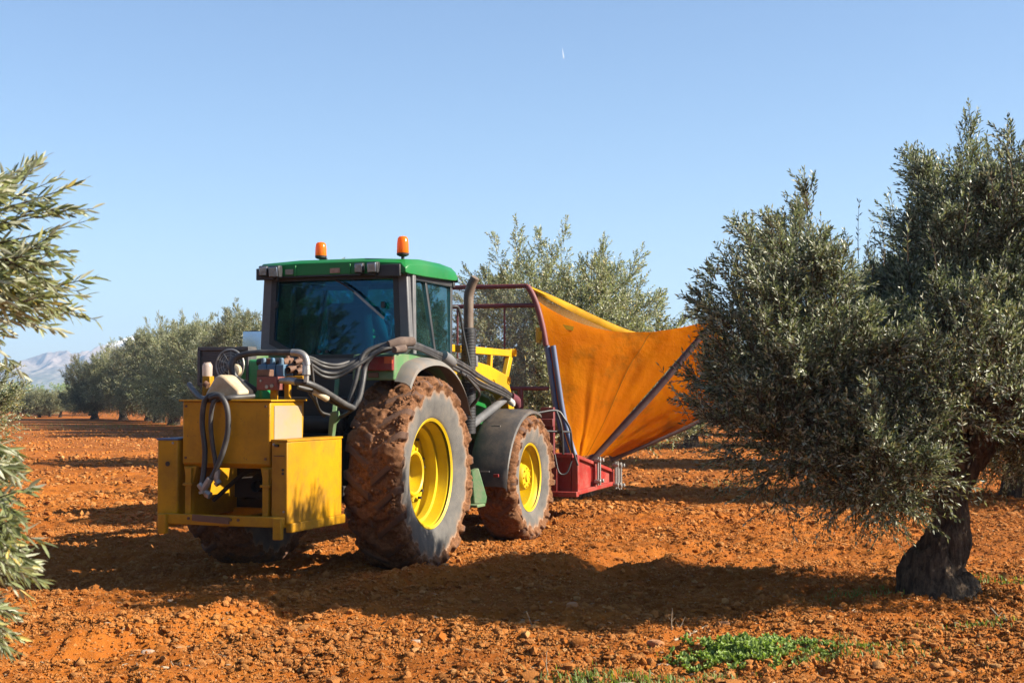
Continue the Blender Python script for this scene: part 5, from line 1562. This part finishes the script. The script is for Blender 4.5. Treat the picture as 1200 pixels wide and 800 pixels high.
# hoses hanging over the tank
hose([(222, 450, -1.5), (226, 456, -1.62), (236, 466, -1.86), (250, 468, -1.93), (272, 466, -1.9), (297, 464, -1.7)], 0.028)
hose([(262, 464, -1.93), (250, 462, -1.95), (240, 470, -1.96), (237, 495, -1.95), (240, 525, -1.94), (239, 550, -1.94), (236, 570, -1.95)], 0.026)
hose([(246, 466, -1.97), (258, 464, -1.98), (266, 478, -1.98), (267, 505, -1.97), (260, 533, -1.97), (249, 558, -1.96), (240, 570, -1.97)], 0.027)
hose([(258, 464, -1.95), (250, 472, -1.97), (247, 495, -1.96), (249, 520, -1.95), (252, 538, -1.94), (254, 556, -1.95)], 0.022)
for q in ((237, 571, -1.96, 242, 578), (243, 566, -1.97, 237, 575), (254, 555, -1.95, 254, 564)):
    a, b = T(q[0], q[1], q[2]), T(q[3], q[4], q[2])
    d = b - a
    hb(MB().tube([a - d * 0.6, a, b], [0.030, 0.030, 0.024], 8, 0).tube([b, b + d * 0.35 + np.array([0.02, 0, 0])], 0.032, 6, 0), "hose_fitting", M['steel'])
# big loop over the unit and its silver elbow
hose([(301, 458, -1.5), (288, 450, -1.55), (277, 443, -1.6), (271, 430, -1.62), (277, 419, -1.6), (294, 414, -1.6), (320, 413, -1.6), (343, 413, -1.6)], 0.031)
hb(MB().tube([T(342, 413, -1.6), T(352, 414, -1.6), T(358, 419, -1.6), T(360, 428, -1.6)], 0.030, 12), "hose_elbow", M['steel'])
hb(MB().lathe([(0.02, 0.03), (-0.05, 0.036), (-0.07, 0.036), (-0.075, 0.024), (-0.13, 0.022)], 8, T(359, 429, -1.6), (0, 0, 1)), "hose_nut", M['steel'])
hb(MB().tube([T(328, 446, -1.6), T(338, 446, -1.6), T(347, 447, -1.6)], [0.022, 0.03, 0.032], 10), "hose_coupling", M['steel'])
hose([(345, 447, -1.6), (360, 449, -1.55), (376, 456, -1.4), (392, 466, -1.2), (405, 474, -1.05), (414, 478, -0.95)], 0.034)
hose([(349, 453, -1.5), (366, 458, -1.4), (380, 465, -1.3), (395, 473, -1.1), (408, 478, -0.95)], 0.024)
hb(MB().tube([T(368, 458, -1.42), T(378, 464, -1.35), T(383, 467, -1.3)], 0.029, 10), "hose_coupling", M['canister'])
hose([(414, 478, -0.95), (421, 466, -0.9), (425, 448, -0.85), (428, 430, -0.8), (436, 416, -0.78), (452, 409, -0.72), (466, 405, -0.66)], 0.030)
hose([(407, 478, -0.93), (412, 462, -0.9), (417, 445, -0.88), (421, 428, -0.85), (428, 413, -0.8), (445, 405, -0.72), (462, 402, -0.66)], 0.024)
hose([(396, 489, -0.9), (404, 486, -0.92), (414, 478, -0.95), (419, 468, -0.92)], 0.020)
hose([(380, 488, -1.0), (372, 475, -1.15), (368, 455, -1.3), (366, 435, -1.35), (364, 424, -1.4)], 0.014)
hose([(386, 486, -0.98), (376, 482, -1.1), (368, 468, -1.3), (362, 460, -1.4)], 0.014)
for k, (dy, ly, r_) in enumerate(((0, -0.75, 0.020), (5, -0.78, 0.019), (9, -0.8, 0.018), (-3, -0.7, 0.018))):
    hose([(352, 420 + dy * 0.5, -1.35), (364, 422 + dy, -1.2), (378, 429 + dy * 1.3, -1.05), (395, 431 + dy * 1.2, -0.95), (414, 424 + dy * 0.8, ly - 0.1), (434, 412 + dy * 0.7, ly), (452, 404 + dy * 0.5, ly + 0.05), (470, 401 + dy * 0.6, ly + 0.18)], r_)
    hose([(466, 402 + dy * 0.6, ly + 0.1), (484, 403 + dy * 0.5, -0.35), (500, 409 + dy * 0.5, 0.0), (518, 417 + dy * 0.7, 0.35), (535, 425 + dy, 0.75), (549, 433 + dy * 0.9, 1.15), (560, 441 + dy, 1.5), (574, 449 + dy * 0.8, 2.1), (590, 457 + dy * 0.7, 2.7), (603, 467 + dy * 0.5, 3.15)], r_)
hose([(540, 436, 0.8), (552, 447, 1.1), (561, 457, 1.4), (558, 470, 1.5), (549, 479, 1.5)], 0.018)
hose([(546, 440, 0.9), (556, 452, 1.15), (562, 462, 1.3), (553, 474, 1.45), (548, 482, 1.5)], 0.014)
hb(MB().tube([T(455, 404, -0.72), T(470, 401, -0.62), T(484, 400, -0.5)], [0.035, 0.05, 0.04], 14), "hose_sleeve", M['cloth'])
hb(MB().tube([T(462, 410, -0.75), T(474, 408, -0.62)], [0.03, 0.035], 12, 0), "hose_sleeve", M['cloth'])
hb(MB().tube([T(519, 416, 0.33), T(525, 421, 0.45), T(530, 425, 0.55)], [0.05, 0.058, 0.048], 14), "hose_wrap", M['grey'])
hb(MB().tube([T(598, 464, 3.0), T(604, 470, 3.15), T(607, 477, 3.2)], [0.05, 0.065, 0.035], 12), "hose_wrap", M['maroon'])
hb(MB().tube([T(594, 466, 2.95), T(600, 472, 3.0), T(602, 476, 3.0)], [0.03, 0.04, 0.015], 10), "hose_tie", M['white'])

for (bx, by, bz) in ((0.47, -1.965, 1.19), (0.57, -1.975, 0.66), (-0.47, -1.955, 1.19), (-0.57, -1.965, 0.66)):
    hb(MB().lathe([(0, 0.011), (0.008, 0.010), (0.008, 0)], 6, (bx, by + 0.02, bz), (0, -1, 0)), "bolt", M['steel'])
for q in ((-0.37, 1.49), (0.37, 1.49), (-0.37, 1.07), (0.37, 1.07)):
    hb(MB().lathe([(0, 0.012), (0.009, 0.011), (0.009, 0)], 6, (q[0], -1.899, q[1]), (0, -1, 0)), "bolt", M['brown'])
hb(MB().bar((-0.395, -1.903, 1.035), (0.395, -1.903, 1.035), 0.012, 0.010), "weld_bead", M['yellow'])
hb(MB().box((0.628, -1.55, 0.90), (0.008, 0.03, 0.12)).box((0.632, -1.55, 0.95), (0.014, 0.045, 0.02)), "side_handle", M['dark'], bevel=0.003) if False else None

# white canister lying on the tank
cn0 = T(258, 455, -1.80)
po_ = [T(x, y, -1.84) for x, y in ((241, 465), (241, 460), (252, 441), (257, 439), (262, 441), (279, 457), (280, 462), (276, 467))]
mb = MB().prism(po_, (0.03, 0.20, 0))
wc_ = O + RT * cn0[0] + FW * cn0[1] + np.array([0, 0, cn0[2]])
cn = empty("canister", tuple(wc_), -TH)
mb.build("canister_body", M['canister'], cn, origin=tuple(cn0), bevel=0.016)
ca, cb = T(244, 452, -1.74), T(240, 449, -1.74)
MB().tube([ca, cb], 0.026, 12, 0).build("canister_cap", M['brown'], cn, origin=tuple(cn0))
tag(cn, "stained white plastic canister lying on top of the yellow tank", "canister")

# ------------------------------------------------------------------ olive catcher on the loader
KU = np.array([0.0, 3.9, 0.4])
ku = empty("olive_catcher", tuple(O + RT * KU[0] + FW * KU[1] + np.array([0, 0, KU[2]])), -TH)
tag(ku, "orange tarpaulin umbrella catcher with red trough and red hoop held in front of the tractor", "olive catcher")


def kb(mb, name, mat_, parent=None, **kw):
    return mb.build(name, mat_, parent or ku, origin=tuple(KU), **kw)


HY = 3.80
hoop = [T(618, 335, HY), T(624, 345, HY), T(630, 360, HY), T(636, 383, HY), T(640, 405, HY), T(645, 440, HY), T(651, 480, HY), T(658, 510, HY), T(666, 535, HY)]
zt = hoop[0][2]; xt = hoop[0][0]
hp = MB().tube([(-xt, HY, zt), (-xt * 0.3, HY, zt + 0.005), (xt * 0.5, HY, zt), (xt, HY, zt)], 0.027, 12)
hp.tube([hoop[0], hoop[1], hoop[2], hoop[3], hoop[4]], 0.034, 12).tube([(-p_[0], p_[1], p_[2]) for p_ in hoop[:5]], 0.034, 12)
z2 = T(600, 358, HY)[2]; x2 = T(627, 358, HY)[0]
hp.tube([(-x2, HY, z2), (x2, HY, z2)], 0.026, 10, 0)
z3 = T(620, 455, HY)[2]
hp.tube([(-0.85, HY, z3), (0.85, HY, z3)], 0.024, 10, 0).tube([(-0.50, HY, z3), (-0.50, HY, 0.6)], 0.035, 10, 0).tube([(0.50, HY, z3), (0.50, HY, 0.6)], 0.035, 10, 0)
hp.tube([(0.3, HY, z3), (0.3, HY, z2)], 0.012, 8, 0).tube([(-0.3, HY, z3), (-0.3, HY, z2)], 0.012, 8, 0)
kb(hp, "hoop", M['darkred'])
for s in (1, -1):
    bp = MB()
    for off in (0.0, 0.075):
        bp.tube([(s * (p_[0] + off), p_[1] + 0.03, p_[2]) for p_ in hoop[4:]], 0.032, 12)
    kb(bp, "hoop_post", M['bluegrey'])
    hh = T(628, 390, HY)
    kb(MB().lathe([(-0.09, 0.035), (0.09, 0.035)], 12, (s * (hoop[3][0] - 0.05), HY, hh[2] - 0.03), (0, 0, 1)).box((s * (hoop[3][0] - 0.03), HY, hh[2] - 0.03), (0.06, 0.07, 0.10)), "hoop_hinge", M['loader_yellow'], bevel=0.006)
scr = MB().prism([(-x2 * 0.95, HY, z3), (x2 * 1.02, HY, z3), (x2 * 0.92, HY, zt), (-x2 * 0.9, HY, zt)], (0, 0.004, 0))
kb(scr, "mesh_screen", M['screen'], smooth=0)

# trough
TX = 1.16
tr = MB()
for s in (1, -1):
    tr.prism([(s * TX, HY, 0.42), (s * TX, HY, 0.88), (s * TX, 5.35, 0.62), (s * TX, 5.45, 0.45)], (-s * 0.03, 0, 0))
    for y, z in ((3.83, 0.87), (4.55, 0.75), (5.30, 0.63)):
        tr.box((s * (TX + 0.02), y, (0.43 + z) / 2), (0.05, 0.06, z - 0.43))
    tr.bar((s * (TX + 0.02), HY, 0.445), (s * (TX + 0.02), 5.42, 0.465), 0.06, 0.05)
    tr.bar((s * (TX + 0.015), HY, 0.868), (s * (TX + 0.015), 5.35, 0.615), 0.05, 0.04)
    tr.box((s * 0.93, HY - 0.02, 0.66), (0.07, 0.06, 0.44)).box((s * 0.75, HY - 0.02, 0.66), (0.05, 0.05, 0.44))
tr.box((0, HY + 0.035, 0.65), (2 * TX - 0.08, 0.03, 0.44)).box((0, HY - 0.02, 0.43), (2 * TX + 0.1, 0.10, 0.06)).box((0, HY - 0.02, 0.875), (2 * TX, 0.08, 0.05)).box((0, 4.6, 0.44), (2 * TX - 0.08, 1.6, 0.02))
tro = kb(tr, "trough", M['red'], bevel=0.006)
for (y, zt_) in ((4.50, 0.83), (5.28, 0.74), (5.44, 0.72)):
    b_ = MB().lathe([(zt_ - 0.34, 0.014), (zt_, 0.014)], 10, (TX + 0.075, y, 0), (0, 0, 1)).lathe([(zt_ - 0.34, 0.014), (zt_, 0.014)], 10, (TX + 0.075, y + 0.09, 0), (0, 0, 1))
    for z in (zt_ - 0.29, zt_ - 0.04):
        b_.box((TX + 0.065, y + 0.045, z), (0.05, 0.17, 0.035)).lathe([(0, 0.026), (0.03, 0.026), (0.03, 0)], 6, (TX + 0.09, y - 0.02, z)).lathe([(0, 0.026), (0.03, 0.026), (0.03, 0)], 6, (TX + 0.09, y + 0.11, z))
    kb(b_, "pole_clamp", M['steel'], bevel=0.003)
rl = MB().tube([T(628, 484, 3.3), T(652, 481, 3.5), T(661, 490, 3.55), T(668, 503, 3.6), T(671, 525, 3.65), T(677, 545, 3.7)], 0.014, 8).tube([T(652, 481, 3.5), T(658, 500, 3.5), T(660, 532, 3.55)], 0.014, 8).tube([T(640, 505, 3.4), T(668, 506, 3.6)], 0.013, 8)
rl.tube([T(650, 532, 3.5), T(655, 553, 3.5), T(664, 554, 3.55), T(670, 540, 3.6)], 0.010, 8)
kb(rl, "guard_rail", M['black'])
kb(MB().box(T(642, 505, 3.66), (0.16, 0.06, 0.55)).box(T(625, 495, 3.62), (0.5, 0.08, 0.09)), "carrier_bracket", M['darkred'], bevel=0.006)

M['seam'] = paint('dirty_seam', (0.56, 0.22, 0.008), (0.2, 0.09, 0.02), 0.7, 0.8, scale=14, spec=0.1)
# poles and tarpaulin
P1a = np.array([TX + 0.02, 4.55, 0.84]); P1b = T(838, 374, 5.0)
P2a = np.array([TX + 0.02, 5.50, 0.80]); P2b = T(886, 455, 6.3)
E0 = catmull(hoop, 4)
for s in (1, -1):
    fl = np.array([s, 1, 1])
    pole = []
    for a, b in ((P1a, P1b), (P2a, P2b)):
        mid = (a + b) / 2 + np.array([0.0, 0, -0.05])
        kb(MB().tube([(a + (0, 0, -0.25)) * fl if False else (a - (b - a) * 0.04) * fl, mid * fl, b * fl], [0.046, 0.044, 0.036], 12), "pole", M['violet'])

    def edge0(v):
        t = np.clip(v, 0, 1)
        k = (1 - t) * (len(E0) - 1)
        i = np.clip(np.floor(k).astype(int), 0, len(E0) - 2)
        f = (k - i)[..., None]
        return E0[i] * (1 - f) + E0[i + 1] * f + np.array([0.02, 0.05, 0])

    def patch(fa, fb, nu, nv, sag, seed, vtop=1.0, belly=0.10, fold=0.020):
        u = np.linspace(0, 1, nu); v = np.linspace(0, vtop, nv)
        U_, V_ = np.meshgrid(u, v, indexing='ij')
        G = fa(V_) * (1 - U_[..., None]) + fb(V_) * U_[..., None]
        nrm_ = np.array([0.55, -0.7, -0.35]); nrm_ /= np.linalg.norm(nrm_)
        bell = np.sin(np.pi * U_) * np.sin(np.pi * np.clip(V_ * 0.9 + 0.05, 0, 1))
        G = G + nrm_ * (bell * belly)[..., None]
        G = G + np.array([0, 0, -1]) * (sag * np.sin(np.pi * U_ ** 0.85) * V_ ** 3)[..., None]
        q = np.stack([U_.ravel() * 2.2, V_.ravel() * 1.4], 1)
        fo = (fbm(q * np.array([4.5, 1.0]) + seed, 3, seed) - 0.5).reshape(U_.shape) * (1 - 0.5 * V_) + 0.6 * (fbm(q * 3.3 + 5, 3, seed + 3) - 0.5).reshape(U_.shape)
        tens = np.sin(np.pi * U_)
        G = G + nrm_ * (fo * fold * 4 * tens)[..., None]
        return G

    # the main cloth starts below the bend of the hoop
    vm = 0.80
    fa = lambda V_: edge0(V_ * vm * 0.999 + 0.0)
    fb1 = lambda V_: P1a + (P1b - P1a) * (V_ * 0.97)[..., None] + np.array([0, -0.03, 0.03])
    G = patch(fa, fb1, 46, 40, 0.25, 3) * fl
    tp1 = kb(MB().sheet(G, 0.006), "tarpaulin", M['tarp'], smooth=60)
    for ui in (29,):
        rib_ = G[ui:ui + 2] + np.array([0.006, -0.009, 0]) * fl
        sm_ = np.stack([rib_[0], rib_[0] * 0.75 + rib_[1] * 0.25], 0)
        kb(MB().sheet(sm_, 0.003), "seam", M['seam'], tp1, smooth=60)
    fa2 = lambda V_: P1a + (P1b - P1a) * (V_ * 0.97)[..., None] + np.array([0, 0.03, 0.0])
    fb2 = lambda V_: P2a + (P2b - P2a) * V_[..., None] + np.array([0.0, -0.02, 0.0]) - np.array([0, 0, 0.05]) * np.sin(np.pi * V_)[..., None]
    G2 = patch(fa2, fb2, 40, 36, 0.08, 8, belly=0.02, fold=0.022) * fl
    kb(MB().sheet(G2, 0.006), "tarpaulin", M['tarp'], smooth=60)
    # hem strip from the hoop's top corner to the first pole's tip, with a net filling the corner
    top = catmull([hoop[0] + np.array([0.02, 0.03, 0.0]), T(660, 352, 4.05), T(700, 371, 4.3), T(735, 386, 4.55), T(760, 391, 4.7), T(790, 389, 4.85), T(815, 382, 4.95), T(838, 370, 5.02)], 8)
    low = catmull([hoop[0] + np.array([0.06, 0.03, -0.06]), T(658, 359, 4.0), T(697, 379, 4.27), T(734, 394, 4.53), T(760, 400, 4.68), T(790, 399, 4.83), T(815, 392, 4.93), T(836, 382, 5.0)], 8)
    hem = np.stack([top, (top * 0.5 + low * 0.5) + np.array([0.01, -0.02, 0]), low], 1)
    kb(MB().sheet(hem * fl, 0.008), "tarpaulin_hem", M['hem'], smooth=60)
    ne = G[:, -1] * fl
    kk = np.linspace(0, 0.45, 16)
    lo_ = np.array([low[int(k * (len(low) - 1))] for k in kk]); ne_ = np.array([ne[int(k * (len(ne) - 1))] for k in kk])
    sh = np.stack([lo_, (lo_ + ne_) / 2 + np.array([0, 0.02, 0]), ne_], 1)
    kb(MB().sheet(sh * fl, 0.003), "corner_net", M['net'], smooth=60)
    if s > 0:
        kb(MB().bar(T(639, 379, 3.9), T(672, 385, 4.0), 0.012, 0.05), "net_strap", M['loader_yellow'])
    tg = np.array(P1b) + np.array([0.03, 0, -0.14])
    kb(MB().box(tg * fl, (0.09, 0.03, 0.12)).box((tg + np.array([0.02, 0, -0.12])) * fl, (0.06, 0.025, 0.10), ry=0.4), "corner_flap", M['loader_yellow'], bevel=0.01)
